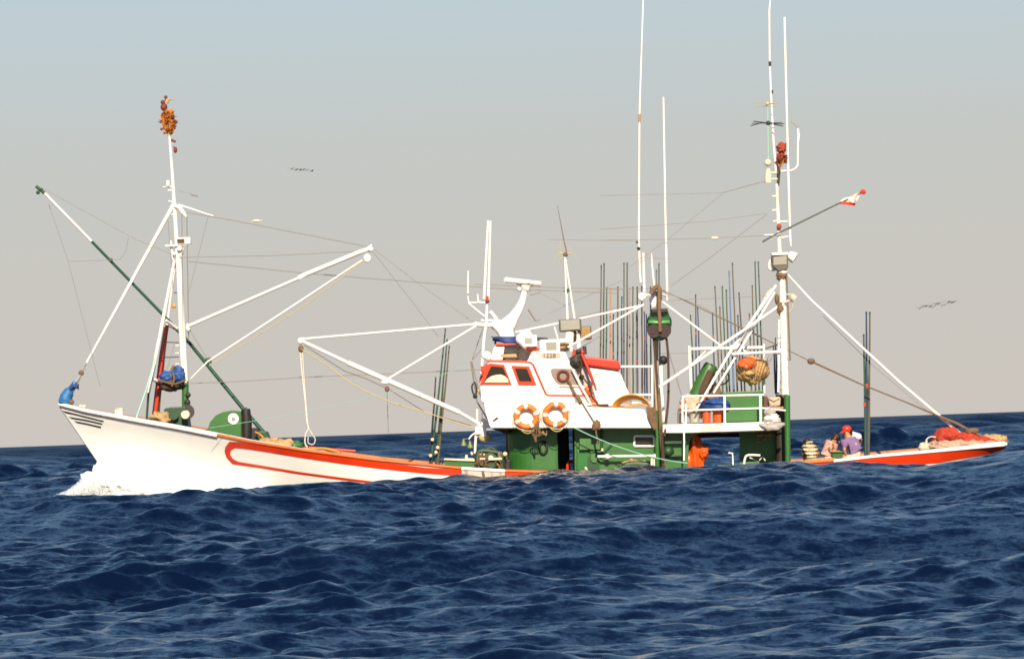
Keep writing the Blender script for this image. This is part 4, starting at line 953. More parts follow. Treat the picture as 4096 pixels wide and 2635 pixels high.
# ---- life rings
RINGW = mat('ring_white', (.80, .70, .62), .5, .1, 6); RINGO = mat('ring_orange', (.70, .16, .02), .5, .2, 8)
def life_ring(cx, cy, R, segs, label):
    c = pt('h', cx, cy, -2.42); rr = R * CR['h'][2] * PX; minor = .073; rr -= minor
    t = thing('life_ring', c, label, 'life ring', 'life rings on the wheelhouse side')
    N = 48
    def arc(a0, a1, m_, nm, r_=minor):
        n_ = max(3, int(abs(a1 - a0) / (2 * math.pi) * N)); mb = MB()
        mb.tube([c + Vector((math.cos(a0 + (a1 - a0) * k / n_) * rr, 0, math.sin(a0 + (a1 - a0) * k / n_) * rr)) for k in range(n_ + 1)], r_, 12, True)
        return mb.build(nm, m_, t, c)
    arc(0, 2 * math.pi, RINGO, 'ring')
    for a in segs: arc(math.radians(a - 9), math.radians(a + 9), RINGW, 'white_band', minor * 1.05)
    ro = MB(); pa = []
    for k in range(61):
        a = 2 * math.pi * k / 60; d = rr + minor + .012 + .03 * abs(math.sin(2 * a + .6)); pa.append(c + Vector((math.cos(a) * d, -.01, math.sin(a) * d)))
    ro.tube(pa, .010, 5, False); ro.build('grab_line', ROPEW, t, c)
    dr = MB().tube(catenary(c + Vector((-.14, -.03, -rr - minor)), c + Vector((.20, -.03, -rr - minor + .02)), .10, 10), .012, 5)
    dr.build('rope_loop', ROPEY, t, c)
life_ring(788, 1282, 156, (92, 20, -60, 150, 205), 'orange and white life ring on the wheelhouse side, the one nearer the bow')
life_ring(1148, 1257, 158, (85, 178, -35, -95, 25), 'orange and white life ring on the wheelhouse side, the one nearer the stern')

# ---- hose coil, ropes, gear on the bridge deck
hc = MB()
cj = pt('j', 235, 270, -2.0)
for k in range(7):
    hc.tube([cj + Vector((math.cos(a) * (.47 - .008 * k) + .012 * k, .05 * k - .2, math.sin(a) * (.35 - .012 * (k % 4)) - .012 * k)) for a in np.linspace(math.radians(-25), math.radians(200), 26)], .022, 7)
hc.tube(pts('j', [(160, 250, -2.2), (340, 205, -2.2), (420, 230, -2.2)]), .028, 7)
solo('hose_coil', hc, YEL, 'orange yellow hose coiled on the white bridge deck behind the casing', 'hose')
rb_ = MB(); random.seed(3)
for k in range(7):
    rb_.tube(spline(pts('j', [(440 + 14 * k, 235 + 30 * random.random(), -2.4), (455 + 15 * k, 330 + 40 * random.random(), -2.42), (480 + 12 * k, 420 + 30 * random.random(), -2.4), (530 + 6 * k, 500 + 40 * random.random(), -2.4)])), .022, 6)
solo('rope_bundle', rb_, ROPE, 'brown rope bundle hanging at the after corner of the bridge deck', 'rope')
for (x0, ys, l_, m_) in (((885, 1085, 0), (1330, 1420, 1490, 1530), 'brown rope tied below the first life ring', ROPE),):
    r_ = MB()
    for k in range(5): r_.tube(spline(pts('h', [(910 + 8 * k, 1340, -2.45), (880 + 16 * k, 1420, -2.47), (850 + 30 * k, 1470 + 8 * k, -2.45), (880 + 8 * k, 1530, -2.42), (900 + 2 * k, 1590, -2.4)])), .016, 6)
    solo('hanging_rope', r_, m_, l_, 'rope', 'ropes hanging along the side')
r_ = MB()
for k in range(6): r_.tube(spline(pts('i', [(1060 + 34 * k, 225, -2.15), (1080 + 28 * k + 20 * (k % 2), 270, -2.18), (1050 + 36 * k, 310 + 12 * (k % 3), -2.15), (1085 + 20 * k, 250, -2.12)])), .018, 6)
solo('hanging_rope', r_, TAN, 'tan rope ends bunched under the bridge deck edge by the life rings', 'rope', 'ropes hanging along the side')
r_ = MB().tube(spline(pts('h', [(1300, 830, -2.2), (1350, 930, -2.22), (1410, 1030, -2.3), (1460, 1090, -2.36)])), [.03] * 19, 7).tube(pts('h', [(1460, 1090, -2.36), (1640, 1370, -2.4)]), .014, 6)
r_.tube(pts('h', [(1405, 1020, -2.3), (1460, 1110, -2.36)]), .055, 7).lump(pt('h', 1650, 1390, -2.42), (.10, .05, .13), .5, 3, 4).tube(spline(pts('h', [(1640, 1420, -2.42), (1650, 1510, -2.4), (1665, 1560, -2.38), (1660, 1620, -2.38)])), .025, 6)
solo('hanging_rope', r_, ROPE, 'dark lashing with a block running down the wheelhouse wall', 'rope', 'ropes hanging along the side')
r_ = MB().tube(spline(pts('h', [(128, 870, -1.3), (115, 920, -1.3), (130, 990, -1.3), (160, 1010, -1.3), (175, 950, -1.3), (160, 880, -1.3), (140, 850, -1.3)])), .022, 7).ball(pt('h', 155, 1030, -1.3), .06)
solo('rope_coil', r_, BLACK, 'black rope coil hung on the stay before the wheelhouse', 'rope')
solo('float', MB().ball(pt('h', 222, 970, -1.5), (.075, .07, .075)), mat('float_yellow', (.70, .46, .12), .4), 'small yellow float hanging at the wheelhouse front corner', 'float')
# ropes from the power block
pb = thing('power_block', pt('e', 545, 660, -.7), 'green power block with dark rubber sheave hanging from the middle mast', 'power block')
MB().prism(pts('e', [(490, 465), (600, 468), (612, 500), (622, 560), (612, 625), (580, 655), (545, 664), (505, 655), (475, 620), (472, 560), (482, 505)], -.95), -.95, -.75).build('housing', GREENL and mat('block_green', (.016, .085, .02), .3), pb, bevel=.05)
MB().prism(pts('e', [(490, 465), (600, 468), (612, 500), (622, 560), (612, 625), (580, 655), (545, 664), (505, 655), (475, 620), (472, 560), (482, 505)], -.45), -.5, -.3).build('housing', mat('block_green', (.016, .085, .02), .3), pb, bevel=.05)
MB().tube([pt('e', 545, 590, -.9), pt('e', 545, 590, -.3)], .31, 22).build('sheave', mat('sheave_maroon', (.035, .012, .012), .5, .4, 5), pb)
MB().tube([pt('e', 512, 605, -1.06), pt('e', 512, 605, -.9)], .17, 16).tube([pt('e', 580, 605, -1.06), pt('e', 580, 605, -.9)], .17, 16).build('motor', mat('motor_maroon', (.028, .010, .010), .45), pb)
MB().box(pt('e', 545, 478, -.8), (.42, .6, .12)).build('top_plate', BLACK, pb, bevel=.03)
MB().tube(pts('e', [(478, 548, -1.0), (545, 552, -1.05), (612, 548, -1.0)]), .05, 8).build('rim', mat('rim_green', (.06, .26, .05), .25), pb)
MB().tube(spline(pts('e', [(548, 340, -.9), (545, 420, -1.0), (548, 520, -1.1), (552, 610, -1.1)])), .05, 7).build('sling', ROPE, pb)
MB().ball(pt('e', 482, 545, -.8), (.06, .12, .14)).ball(pt('e', 612, 550, -.8), (.06, .12, .16)).build('guide', BLACK, pb)
for l_, nm in (([(510, 655, -.9), (522, 800, -1.0), (535, 1000, -1.4), (548, 1150, -2.0), (565, 1300, -2.3), (570, 1600, -2.35)], 'brown rope falling from the power block along the tan mast'),
               ([(593, 655, -.9), (602, 750, -1.0), (606, 900, -1.2), (604, 1050, -1.6), (592, 1180, -2.1), (580, 1290, -2.3)], 'dark rope hanging from the right side of the power block')):
    solo('hanging_rope', MB().tube(spline(pts('e', l_)), .032, 7), ROPED, nm, 'rope', 'ropes hanging from the power block')
# mint rope from foredeck to stern, in two falls
solo('mint_rope', MB().tube(pts('V', [(490, 1000, -2.6), (650, 975, -2.3), (830, 938, -2.0), (960, 905, -1.8), (1100, 850, -1.4)]), .006, 6), ROPEM, 'thin mint green rope running from foredeck up to the wheelhouse', 'rope')
solo('mint_rope', MB().tube(catenary(pt('h', 1380, 1418, -2.42), pt('j', 960, 965, -2.5), .14), .014, 6), ROPEM, 'mint green rope sagging along the green deckhouse side', 'rope')
solo('mint_rope', MB().tube(pts('k', [(130, 960, -.8), (60, 1200, -1.0), (0, 1370, -1.2), (-15, 1420, -1.2)]), .02, 6), mat('rope_aqua', (.36, .58, .50), .7), 'pale aqua rope slanting to the bow rail before the foremast', 'rope')
solo('yellow_rope', MB().tube(pts('S', [(838, 1462, -.7), (1200, 1234, -.9), (1462, 1040, -1.0)]), .010, 6), ROPEY, 'thin yellow rope beside the light boom', 'rope')
solo('yellow_rope', MB().tube(spline(pts('c', [(165, 765, -1.25), (330, 870, -1.25), (480, 980, -1.25), (700, 1085, -1.25), (950, 1160, -1.25), (1110, 1215, -1.25), (1240, 1255, -1.25)])), .013, 6), ROPEY, 'yellow rope sagging under the white swing boom', 'rope')
solo('guy_rope', MB().tube(pts('c', [(180, 740, -1.2), (430, 900, -1.15), (560, 945, -1.15), (700, 1010, -1.2), (930, 1155, -1.2), (1210, 1235, -1.2)]), .009, 6), ROPE, 'brown guy rope running close under the swing boom', 'rope')
tk = MB()
tk.tube(spline(pts('c', [(155, 770, -1.2), (165, 900, -1.2), (185, 1080, -1.2), (195, 1200, -1.2), (205, 1250, -1.2), (188, 1290, -1.2), (185, 1340, -1.2), (200, 1370, -1.2)])), .018, 6)
tk.tube(spline(pts('c', [(168, 770, -1.2), (180, 960, -1.2), (195, 1150, -1.2), (205, 1240, -1.2), (230, 1290, -1.2), (248, 1320, -1.2), (235, 1350, -1.2), (205, 1340, -1.2), (205, 1300, -1.2)])), .012, 6)
solo('tackle_rope', tk, ROPEW, 'pale doubled rope with a loop hanging from the boom end', 'rope')
tr = MB().tube(pts('S', [(2650, 1160, -.1), (3161, 1405, -.3), (3232, 1440, -.4)]), .011, 6).tube(pts('g', [(485, 495, -.4), (530, 515, -.4), (900, 685, -.6), (1300, 845, -.8), (1500, 930, -.9), (1700, 1015, -1.0), (1800, 1065, -1.0), (1905, 1118, -1.0)]), [.018, .024, .018, .017, .024, .04, .03, .04], 8)
tr.ball(pt('g', 502, 502, -.4), (.10, .07, .08)); tr.lump(pt('g', 1820, 1075, -1.0), (.17, .1, .09), .4, 3, 9)
solo('mooring_hawser', tr, ROPE, 'thick brown hawser running down to the stern beside the white strut', 'rope')
# ---- bow tarp, bundle at the foremast
bt = MB().tube(spline(pts('o', [(165, 455, 0), (178, 400, 0), (205, 340, 0), (232, 300, 0), (260, 260, 0), (285, 215, 0)])), list(np.interp(np.arange(31), [0, 5, 14, 19, 24, 30], [.15, .165, .14, .085, .075, .05])), 16)
for k in range(len(bt.v)):
    q = bt.v[k]; bt.v[k] = q + Vector((1, 0, .3)) * .035 * noise.fractal(q * 4, 1, 2, 4)
bc = solo('stem_cover', bt, mat('cover_blue', (.02, .14, .36), .5, .35, 8, bump=.3), 'blue cloth cover wrapped round the stem fitting at the bow', 'cover')
MB().tube(spline(pts('o', [(225, 300, -.1), (260, 262, -.1), (290, 275, -.1), (312, 240, -.08)])), .045, 8).tube(pts('o', [(310, 240, -.05), (318, 300, -.05)]), .02, 6).build('lashing', NAVY, bc)
MB().tube(pts('o', [(290, 215, 0), (345, 130, 0)]), .032, 8).build('turnbuckle', mat('blue_grey', (.30, .34, .42), .4), bc)
MB().ball(pt('o', 350, 115, 0), (.07, .05, .07)).ball(pt('o', 240, 440, -.1), (.07, .06, .07)).build('shackle', ROPE, bc)
for x, y in ((345, 488), (385, 490)): part('fairlead', MB().ball(pt('o', x, y, -.4), (.05, .05, .045)), RUSTW)
bl = thing('tarp_bundle', pt('b', 835, 780, -.1), 'blue tarpaulin bundle lashed in a brown net sling at the foremast foot', 'bundle')
MB().lump(pt('b', 805, 695, -.15), (.23, .16, .14), .45, 2.5, 2).lump(pt('b', 880, 688, -.2), (.17, .15, .22), .35, 2.5, 5).build('tarp', NAVY if False else BLUE, bl)
MB().lump(pt('b', 825, 745, -.1), (.33, .2, .18), .3, 3, 7).build('net', mat('net_brown', (.09, .05, .03), .9, .4, 12, bump=.5), bl)
MB().tube(spline(pts('b', [(700, 715, -.35), (760, 725, -.35), (840, 745, -.4), (890, 735, -.35), (930, 715, -.3)])), .025, 6).tube(spline(pts('b', [(840, 670, -.4), (850, 710, -.42), (835, 760, -.4)])), .03, 6).tube(pts('b', [(850, 620, -.2), (820, 680, -.2)]), .04, 6).build('lashing', ROPE, bl)
solo('rag_heap', MB().lump(pt('b', 765, 985, -.5), (.27, .2, .16), .6, 3, 3).lump(pt('b', 730, 975, -.5), (.14, .1, .14), .5, 3, 8), TAN, 'brown and olive rag heap at the foot of the leaning poles', 'rags')
# ---- dried bunches at the mast tops
def bunch(base, r, hgt, n, label, seed, top=True):
    rnd = random.Random(seed); t = thing('dried_bunch', base, label, 'dried bunch', 'dried bunches tied at the mast tops')
    lv = MB(); br = MB()
    for k in range(n):
        a = rnd.uniform(0, 6.28); z = rnd.random() ** .8 * hgt; rr = r * (.35 + .65 * math.sin(min(z / hgt * 2.6 + .4, 3.1))) * rnd.random() ** .5
        c = base + Vector((math.cos(a) * rr, math.sin(a) * rr, z)); d = Vector((math.cos(a) * .7, math.sin(a) * .7, rnd.uniform(-.1, .9))).normalized(); s_ = rnd.uniform(.05, .11)
        sd = d.orthogonal().normalized() * s_ * .4
        sd = Matrix.Rotation(rnd.uniform(0, 3), 3, d) @ sd
        lv.add([c - d * s_, c + sd, c + d * s_, c - sd, c + d.cross(sd) * .5], [(0, 1, 4), (1, 2, 4), (2, 3, 4), (3, 0, 4)])
        if k % 5 == 0: br.ball(c + d * .03, rnd.uniform(.018, .04), 8, 5)
    tag(lv.build('leaves', DRIED, t), kind='stuff'); tag(br.build('berries', DRIEDR, t), kind='stuff')
    st_ = MB()
    for k in range(9):
        a = rnd.uniform(0, 6.28); st_.tube([base - Vector((0, 0, .1)), base + Vector((math.cos(a) * r * .5, math.sin(a) * r * .5, hgt * .6))], .012, 5)
    st_.build('stems', mat('straw', (.50, .30, .08), .8, .3, 8), t)
    return t
b1 = bunch(pt('a', 1108, 462), .19, .62, 190, 'orange brown dried bunch tied at the foremast top', 4)
MB().ball(pt('a', 1070, 248), (.09, .08, .10)).ball(pt('a', 1060, 210), .055).ball(pt('a', 1084, 172), .045).ball(pt('a', 1158, 578), (.05, .05, .08)).tube(pts('a', [(1100, 440), (1085, 300), (1068, 240), (1084, 172)]), .012, 5)\
    .tube(pts('a', [(1125, 500), (1160, 515)]), .03, 6).tube(pts('a', [(1140, 550), (1158, 570)]), .015, 5).build('hanging_fruit', DRIEDR, b1)
MB().tube(spline(pts('a', [(1088, 215), (1110, 190), (1150, 192)])), [.05] * 3 + [.03] * 5 + [.012] * 5, 6).build('ribbon', mat('straw', (.50, .30, .08)), b1)
b2 = bunch(pt('f', 1015, 915), .20, .22, 90, 'red brown dried bunch tied near the after mast top', 9)
for ch in b2.children:
    if ch.name.startswith('leaves'): ch.data.materials[0] = mat('dried_red', (.33, .05, .018), .8, .4, 10)
MB().lump(pt('f', 1018, 828), (.12, .1, .13), .6, 3, 2).tube(pts('f', [(1000, 980), (1012, 900), (1018, 795)]), .02, 6).ball(pt('f', 1003, 1268, -.1), (.06, .05, .08)).build('hanging_fruit', mat('dried_red', (.33, .05, .018)), b2)
# ---- flag
fg = thing('flag', pt('f', 910, 1355, -.15), 'white and red flag furled by wind on a slanting dark staff', 'flag')
MB().tube(pts('f', [(910, 1355, -.15), (960, 1325, -.15), (1320, 1148, -.15), (1475, 1075, -.15)]), [.026, .022, .020, .014], 7).build('staff', mat('staff_green', (.06, .07, .05), .5), fg)
def cloth(corners, Y, name, m_, parent, n=14, amp=.05, ph=0):
    tl, tr_, br_, bl_ = [Vector(q) for q in pts('f', corners, Y)]; vs, fs = [], []
    for side in (0, 1):
        for i in range(n + 1):
            for j in range(7):
                u, v = i / n, j / 6
                q = tl.lerp(tr_, u).lerp(bl_.lerp(br_, u), v)
                q = q + Vector((0, amp * math.sin(u * 7 + v * 2 + ph) + side * .006, .02 * math.sin(u * 9 + ph)))
                vs.append(q)
    o2 = (n + 1) * 7
    for i in range(n):
        for j in range(6):
            a = i * 7 + j; fs.append((a, a + 7, a + 8, a + 1)); fs.append((o2 + a, o2 + a + 1, o2 + a + 8, o2 + a + 7))
    return MB().add(vs, fs, True).build(name, m_, parent)
cloth([(1345, 1125), (1470, 1068), (1440, 1125), (1395, 1140)], -.18, 'white_field', mat('flag_white', (.80, .70, .58), .8, .15, 5), fg)
cloth([(1322, 1142), (1385, 1128), (1434, 1136), (1426, 1156)], -.24, 'red_stripe', mat('flag_red', (.62, .03, .015), .8, .1, 5), fg, ph=2)
MB().lump(pt('f', 1474, 1075, -.18), (.07, .05, .06), .25, 2, 1).build('red_end', mat('flag_red', (.62, .03, .015)), fg)
# ---- shelter deck gear
def barrel(c, x0, x1, y0, y1, Y, m_, name, label, cat, group, rim=True):
    a, b = pt(c, (x0 + x1) / 2, y1, Y), pt(c, (x0 + x1) / 2, y0, Y); r = (x1 - x0) / 2 * CR[c][2] * PX
    t = thing(name, a, label, cat, group)
    MB().tube([a.lerp(b, q) for q in (0, .05, .35, .5, .7, .95, 1)], [r * .9, r * .95, r, r * 1.02, r, r * .96, r * .9], 20).build('body', m_, t)
    MB().tube([a.lerp(b, .86), a.lerp(b, 1.01)], r * 1.04, 20).build('lid', m_ if rim else RUSTW, t)
    return t
BARO = mat('barrel_orange', (.60, .085, .012), .45, .25, 4)
barrel('j', 1150, 1252, 272, 455, -1.6, BARO, 'plastic_barrel', 'slimmer orange barrel with a lid on the shelter deck', 'barrel', 'orange barrels on the shelter deck')
barrel('j', 1282, 1418, 285, 455, -1.55, BARO, 'plastic_barrel', 'wider orange barrel under the blue tarpaulin on the shelter deck', 'barrel', 'orange barrels on the shelter deck')
barrel('j', 1178, 1248, 200, 300, -1.0, BARO, 'plastic_barrel', 'small orange drum showing behind the blue tarpaulin', 'barrel', 'orange barrels on the shelter deck')
barrel('j', 828, 905, 310, 460, -1.5, mat('pot_grey', (.24, .20, .16), .5, .3, 5), 'bucket', 'dented dull metal bucket nearest the shelter rail corner', 'bucket', 'buckets on the shelter deck')
barrel('j', 988, 1105, 335, 460, -1.6, mat('pot_light', (.36, .34, .29), .5, .25, 5), 'bucket', 'pale grey bucket beside the orange barrels', 'bucket', 'buckets on the shelter deck')
solo('tarpaulin', MB().lump(pt('j', 1290, 222, -1.7), (.40, .22, .14), .4, 2.5, 12).lump(pt('j', 1370, 220, -1.7), (.22, .18, .13), .4, 2.5, 13), BLUE, 'crumpled blue tarpaulin lying over the orange barrels', 'tarpaulin')
solo('canvas_heap', MB().lump(pt('j', 985, 225, -1.3), (.26, .3, .24), .6, 3.5, 21).lump(pt('j', 1065, 250, -1.2), (.24, .3, .28), .6, 3.5, 22), BEIGE, 'beige canvas heap inside the corner of the shelter railing', 'canvas')
solo('orange_cloth', MB().lump(pt('j', 1235, 160, -1.2), (.22, .18, .12), .5, 2.5, 23), ORCL, 'bright orange cloth bunched behind the blue tarpaulin', 'cloth')
gt = thing('green_tube', pt('l', 590, 1370, -1.2), 'thick green tube wrapped in brown netting, leaning at the shelter front', 'tube')
MB().tube(pts('l', [(600, 1372, -1.2), (650, 1260, -1.2), (748, 1070, -1.2), (760, 1045, -1.2)]), [.18, .18, .18, .15], 18).build('tube', mat('tube_green', (.035, .12, .02), .45, .3, 4), gt)
MB().tube(pts('l', [(655, 1345, -1.32), (700, 1240, -1.34), (752, 1110, -1.34)]), [.10, .11, .09], 12).build('netting', mat('net_brown', (.09, .05, .03)), gt)
MB().tube([pt('l', 752, 1062, -1.36), pt('l', 758, 1058, -1.28)], .05, 10).tube(spline(pts('l', [(810, 1100, -.9), (880, 1110, -.9), (930, 1150, -.9), (935, 1200, -.9), (890, 1245, -.9), (840, 1250, -.9)])), .022, 7).build('hoop', BLACK, gt)
solo('float_bundle', MB().lump(pt('l', 800, 1330, -1.4), (.14, .12, .2), .5, 3, 31).lump(pt('l', 765, 1390, -1.5), (.16, .14, .12), .5, 3, 32), ROPE, 'brown netting lump tied under the slanting white pipes', 'netting')
wb = thing('white_sacks', pt('j', 2040, 540, -2.3), 'grey and white sacks piled at the shelter edge before the mast foot', 'sacks')
MB().lump(pt('j', 2005, 320, -2.2), (.13, .12, .14), .45, 3, 41).build('sack', mat('sack_grey', (.36, .33, .31), .7), wb)
MB().lump(pt('j', 2030, 405, -2.25), (.20, .14, .13), .5, 3, 42).build('sack', mat('sack_white', (.75, .68, .64), .7), wb)
MB().lump(pt('j', 2040, 490, -2.3), (.26, .10, .11), .5, 3, 43).build('sack', mat('sack_grey', (.45, .42, .40)), wb)
# net bag of floats under the gantry
nb = thing('net_bag', pt('l', 1180, 1222, -.9), 'net bag full of tan floats and an orange cloth hanging under the gantry', 'net bag')
rnd = random.Random(5)
cl = MB()
for k in range(26):
    a = rnd.uniform(0, 6.28); u = rnd.random() ** .5; zz = rnd.random()
    cx = 1165 + 120 * u * math.cos(a) * (.35 + .65 * (1 - zz ** 2)); cy = 1030 + 165 * zz
    cl.ball(pt('l', cx, cy, -.9 + .28 * u * math.sin(a)), (rnd.uniform(.10, .15), .10, rnd.uniform(.07, .10)), 12, 8, Matrix.Rotation(rnd.uniform(-.8, .8), 3, 'Y'))
cl.lump(pt('l', 1180, 1110, -.85), (.40, .28, .34), .25, 3, 52)
cl.build('floats', mat('float_tan', (.58, .33, .13), .8, .4, 9, bump=.4), nb)
MB().lump(pt('l', 1130, 1035, -1.15), (.24, .12, .15), .3, 2.5, 51).build('cloth', ORCL, nb)
mesh_ = MB()
for k in range(11):
    f = k / 10; xt = 985 + 405 * f
    mesh_.tube(spline([pt('l', xt if 0 < k < 10 else xt, 945 + 15 * math.sin(f * 3.14), -.9), pt('l', 1030 + 300 * f, 1080, -1.25 + .1 * abs(f - .5)), pt('l', 1100 + 170 * f, 1190, -1.1), pt('l', 1185, 1225, -.9)], 5), .007, 4)
for yy, x0_, x1_ in ((1010, 1003, 1352), (1060, 1020, 1330), (1110, 1045, 1310), (1160, 1080, 1285), (1200, 1125, 1245)):
    mesh_.tube(spline([pt('l', x0_, yy, -.9), pt('l', (x0_ + x1_) / 2, yy + 8, -1.27), pt('l', x1_, yy, -.9)], 6), .006, 4)
mesh_.build('net', mat('net_grey', (.22, .16, .10), .9), nb)
# oilskin hanging in the after opening
oc = MB().lump(pt('j', 1070, 810, -1.55), (.19, .11, .55), .30, 2.2, 61, 26, 26)
for k in range(len(oc.v)):
    q = oc.v[k]; zc = pt('j', 1070, 800, 0).z; f = (q.z - zc) / .6
    cxx = pt('j', 1070, 800, -1.55).x; q.x = cxx + (q.x - cxx) * (1.1 - .55 * f) - .04 * f; q.y += .05 * math.sin((q.x - cxx) * 28 + f)
oc.lump(pt('j', 1165, 825, -1.6), (.12, .1, .16), .35, 3, 62)
solo('oilskin', oc, mat('oilskin_orange', (.72, .095, .006), .35, .4, 4), 'bright orange oilskin hanging in the opening under the shelter deck', 'oilskin')
# foredeck winch, hatch and hanging shades
ht = thing('deck_hatch', pt('w', 700, 1250, -1.6), 'low green hatch with white top on the foredeck beside the winch', 'hatch')
MB().prism(pts('w', [(440, 1075), (1140, 1105), (1140, 1400), (440, 1400)], -1.8), -1.8, -.4).build('coaming', GREEN, ht, bevel=.01)
MB().prism(pts('w', [(432, 1045), (900, 1060), (960, 1040), (1100, 1045), (1145, 1085), (1145, 1112), (432, 1078)], -1.85), -1.85, -.35).build('cover', CREAM, ht, bevel=.008)
MB().tube(pts('w', [(950, 960, -1.7), (940, 1050, -1.7)]), .035, 8).tube(pts('w', [(1055, 890, -1.6), (1075, 960, -1.6)]), .03, 6).build('handle', CREAM, ht)
lw = MB(); lw.tube(spline(pts('w', [(1180, 1300, -2.0), (1190, 1000, -2.0), (1230, 890, -2.0), (1400, 870, -2.0), (1640, 910, -2.0), (1740, 960, -2.0), (1760, 1300, -2.0)])), .06, 8)
lw.tube([pt('w', 1480, 1090, -2.2), pt('w', 1480, 1090, -1.2)], .2, 14).tube(pts('w', [(1560, 950, -2.1), (1580, 1280, -2.1)]), .05, 6).tube(pts('w', [(1360, 1130, -2.15), (1370, 1300, -2.15)]), .08, 6)
lwo = part('line_hauler', lw, GREEND)
part('hauler_dark', MB().box(pt('w', 1500, 1150, -1.6), (.75, .6, .45)).box(pt('w', 1780, 1210, -1.5), (.4, .5, .3)), BLACK, lwo, .04)
part('hauler_plates', MB().box(pt('w', 1600, 1052, -2.2), (.33, .2, .05)).box(pt('w', 1310, 1050, -2.2), (.13, .2, .04)).ball(pt('w', 1500, 1025, -2.2), (.07, .06, .06)).tube(pts('w', [(1700, 920, -2.1), (1690, 1030, -2.1)]), .03, 6).ball(pt('w', 1825, 945, -2.0), .06)
     .tube(pts('w', [(1265, 930, -2.1), (1275, 1040, -2.1)]), .025, 6).tube(pts('w', [(1345, 930, -2.1), (1355, 1040, -2.1)]), .025, 6), CREAM, lwo)
part('amber_lamp', MB().ball(pt('w', 1640, 1195, -2.15), .05), BULB, lwo)
tg = MB(); rnd = random.Random(8)
for k in range(11):
    xx = 1180 + rnd.random() * 560
    tg.tube(spline([pt('w', xx, 880 + rnd.random() * 60, -2.15), pt('w', xx + rnd.uniform(-60, 60), 1010 + rnd.random() * 60, -2.25), pt('w', xx + rnd.uniform(-90, 90), 1140, -2.25), pt('w', xx + rnd.uniform(-120, 120), 1270, -2.2)]), .014, 5)
tg.tube(spline(pts('w', [(1240, 1080, -2.3), (1270, 1180, -2.3), (1310, 1190, -2.3), (1300, 1100, -2.3)])), .025, 6).tube(spline(pts('w', [(1130, 1220, -2.3), (1080, 1240, -2.3), (1160, 1130, -2.3)])), .016, 5)
tg.tube(spline(pts('w', [(1310, 1300, -2.72), (1330, 1400, -2.72), (1350, 1480, -2.71)])), .05, 6).tube(spline(pts('w', [(1690, 1200, -2.6), (1700, 1300, -2.72), (1720, 1380, -2.72)])), .03, 6)
tg.tube(spline(pts('w', [(1360, 870, -2.0), (1420, 820, -2.0), (1520, 800, -2.0), (1620, 850, -2.0)])), .014, 5)
solo('rope_tangle', tg, ROPE, 'brown rope tangle draped over the green line hauler', 'rope')
for x, y, l_ in ((885, 690, 'green bell shaped lamp shade hanging at the boom foot, farther from its post'), (1032, 740, 'green bell shaped lamp shade hanging nearest the white boom post')):
    o = thing('lamp_shade', pt('w', x, y, -1.2), l_, 'lamp shade', 'green shades at the boom foot')
    MB().tube(pts('w', [(x, y + 58, -1.2), (x - 2, y + 20, -1.2), (x - 5, y - 40, -1.2), (x - 6, y - 90, -1.2)]), [.075, .06, .035, .02], 12).build('shade', mat('shade_green', (.16, .20, .05), .5), o)
    MB().tube(pts('w', [(x - 6, y - 90, -1.2), (1010, 590, -1.2)]), .008, 5).build('cord', WIRE, o)
# deck clutter along the forward rail
solo('yellow_hose', MB().tube(spline(pts('q', [(1500, 735, -1.2), (1640, 735, -1.3), (1780, 728, -1.4), (1900, 755, -1.5), (1980, 780, -1.6)])), .035, 7).tube(spline(pts('q', [(960, 530, -.7), (1030, 570, -.8), (1090, 650, -.9)])), .022, 6), YEL, 'yellow hose arched along the foredeck behind the orange rail', 'hose')
solo('red_spar', MB().tube(pts('q', [(1560, 700, -.4), (1620, 716, -.4), (2160, 758, -.4)]), .03, 7), RED, 'slim red spar lying on the foredeck behind the rail', 'spar')
solo('net_heap', MB().lump(pt('q', 1290, 700, -1.3), (.32, .4, .18), .35, 3, 71).lump(pt('q', 1130, 680, -1.2), (.35, .4, .16), .35, 3, 72), mat('net_straw', (.50, .32, .14), .9, .4, 12, bump=.6), 'straw coloured net heap on the foredeck beside the drum', 'net')
solo('green_net', MB().lump(pt('q', 1430, 700, -1.2), (.20, .3, .13), .4, 3, 73), GREENL, 'small green net bundle next to the straw coloured heap', 'net')
# ---- stern: nets and ropes
solo('net_heap', MB().lump(pt('n', 1160, 620, -1.0), (.34, .6, .28), .35, 3, 81, 36, 22).lump(pt('n', 1400, 640, -1.0), (.40, .6, .18), .35, 3, 82, 36, 22).lump(pt('n', 1660, 670, -1.0), (.5, .5, .13), .35, 3, 83, 36, 22), REDN, 'red net heap piled on the stern', 'net')
solo('net_heap', MB().lump(pt('n', 1150, 745, -1.35), (.50, .5, .16), .35, 3.5, 84, 36, 20).lump(pt('n', 1450, 730, -1.35), (.55, .5, .15), .35, 3.5, 85, 36, 20).lump(pt('n', 1760, 720, -1.3), (.5, .5, .1), .35, 3.5, 86, 36, 20), PINKN, 'pale pink net spread along the stern rail below the red heap', 'net')
solo('net_heap', MB().lump(pt('n', 1860, 665, -.6), (.36, .6, .17), .4, 3.5, 87, 36, 20).lump(pt('n', 1985, 675, -.6), (.12, .4, .12), .3, 3.5, 88), mat('net_straw', (.50, .32, .14)), 'straw coloured net heap at the very stern end', 'net')
sr = MB()
for k in range(3): sr.tube([pt('n', 920 + 4 * k, 665, -1.2) + Vector((math.cos(a) * (.16 - .01 * k), .03 * k, math.sin(a) * .125)) for a in np.linspace(0, 2 * math.pi, 25)], .014, 6, False)
sr.tube(spline(pts('n', [(850, 700, -1.2), (900, 740, -1.25), (980, 720, -1.2), (1000, 660, -1.2)])), .03, 6)
solo('rope_coil', sr, ROPEW, 'pale rope coil standing upright against the red net heap', 'rope')
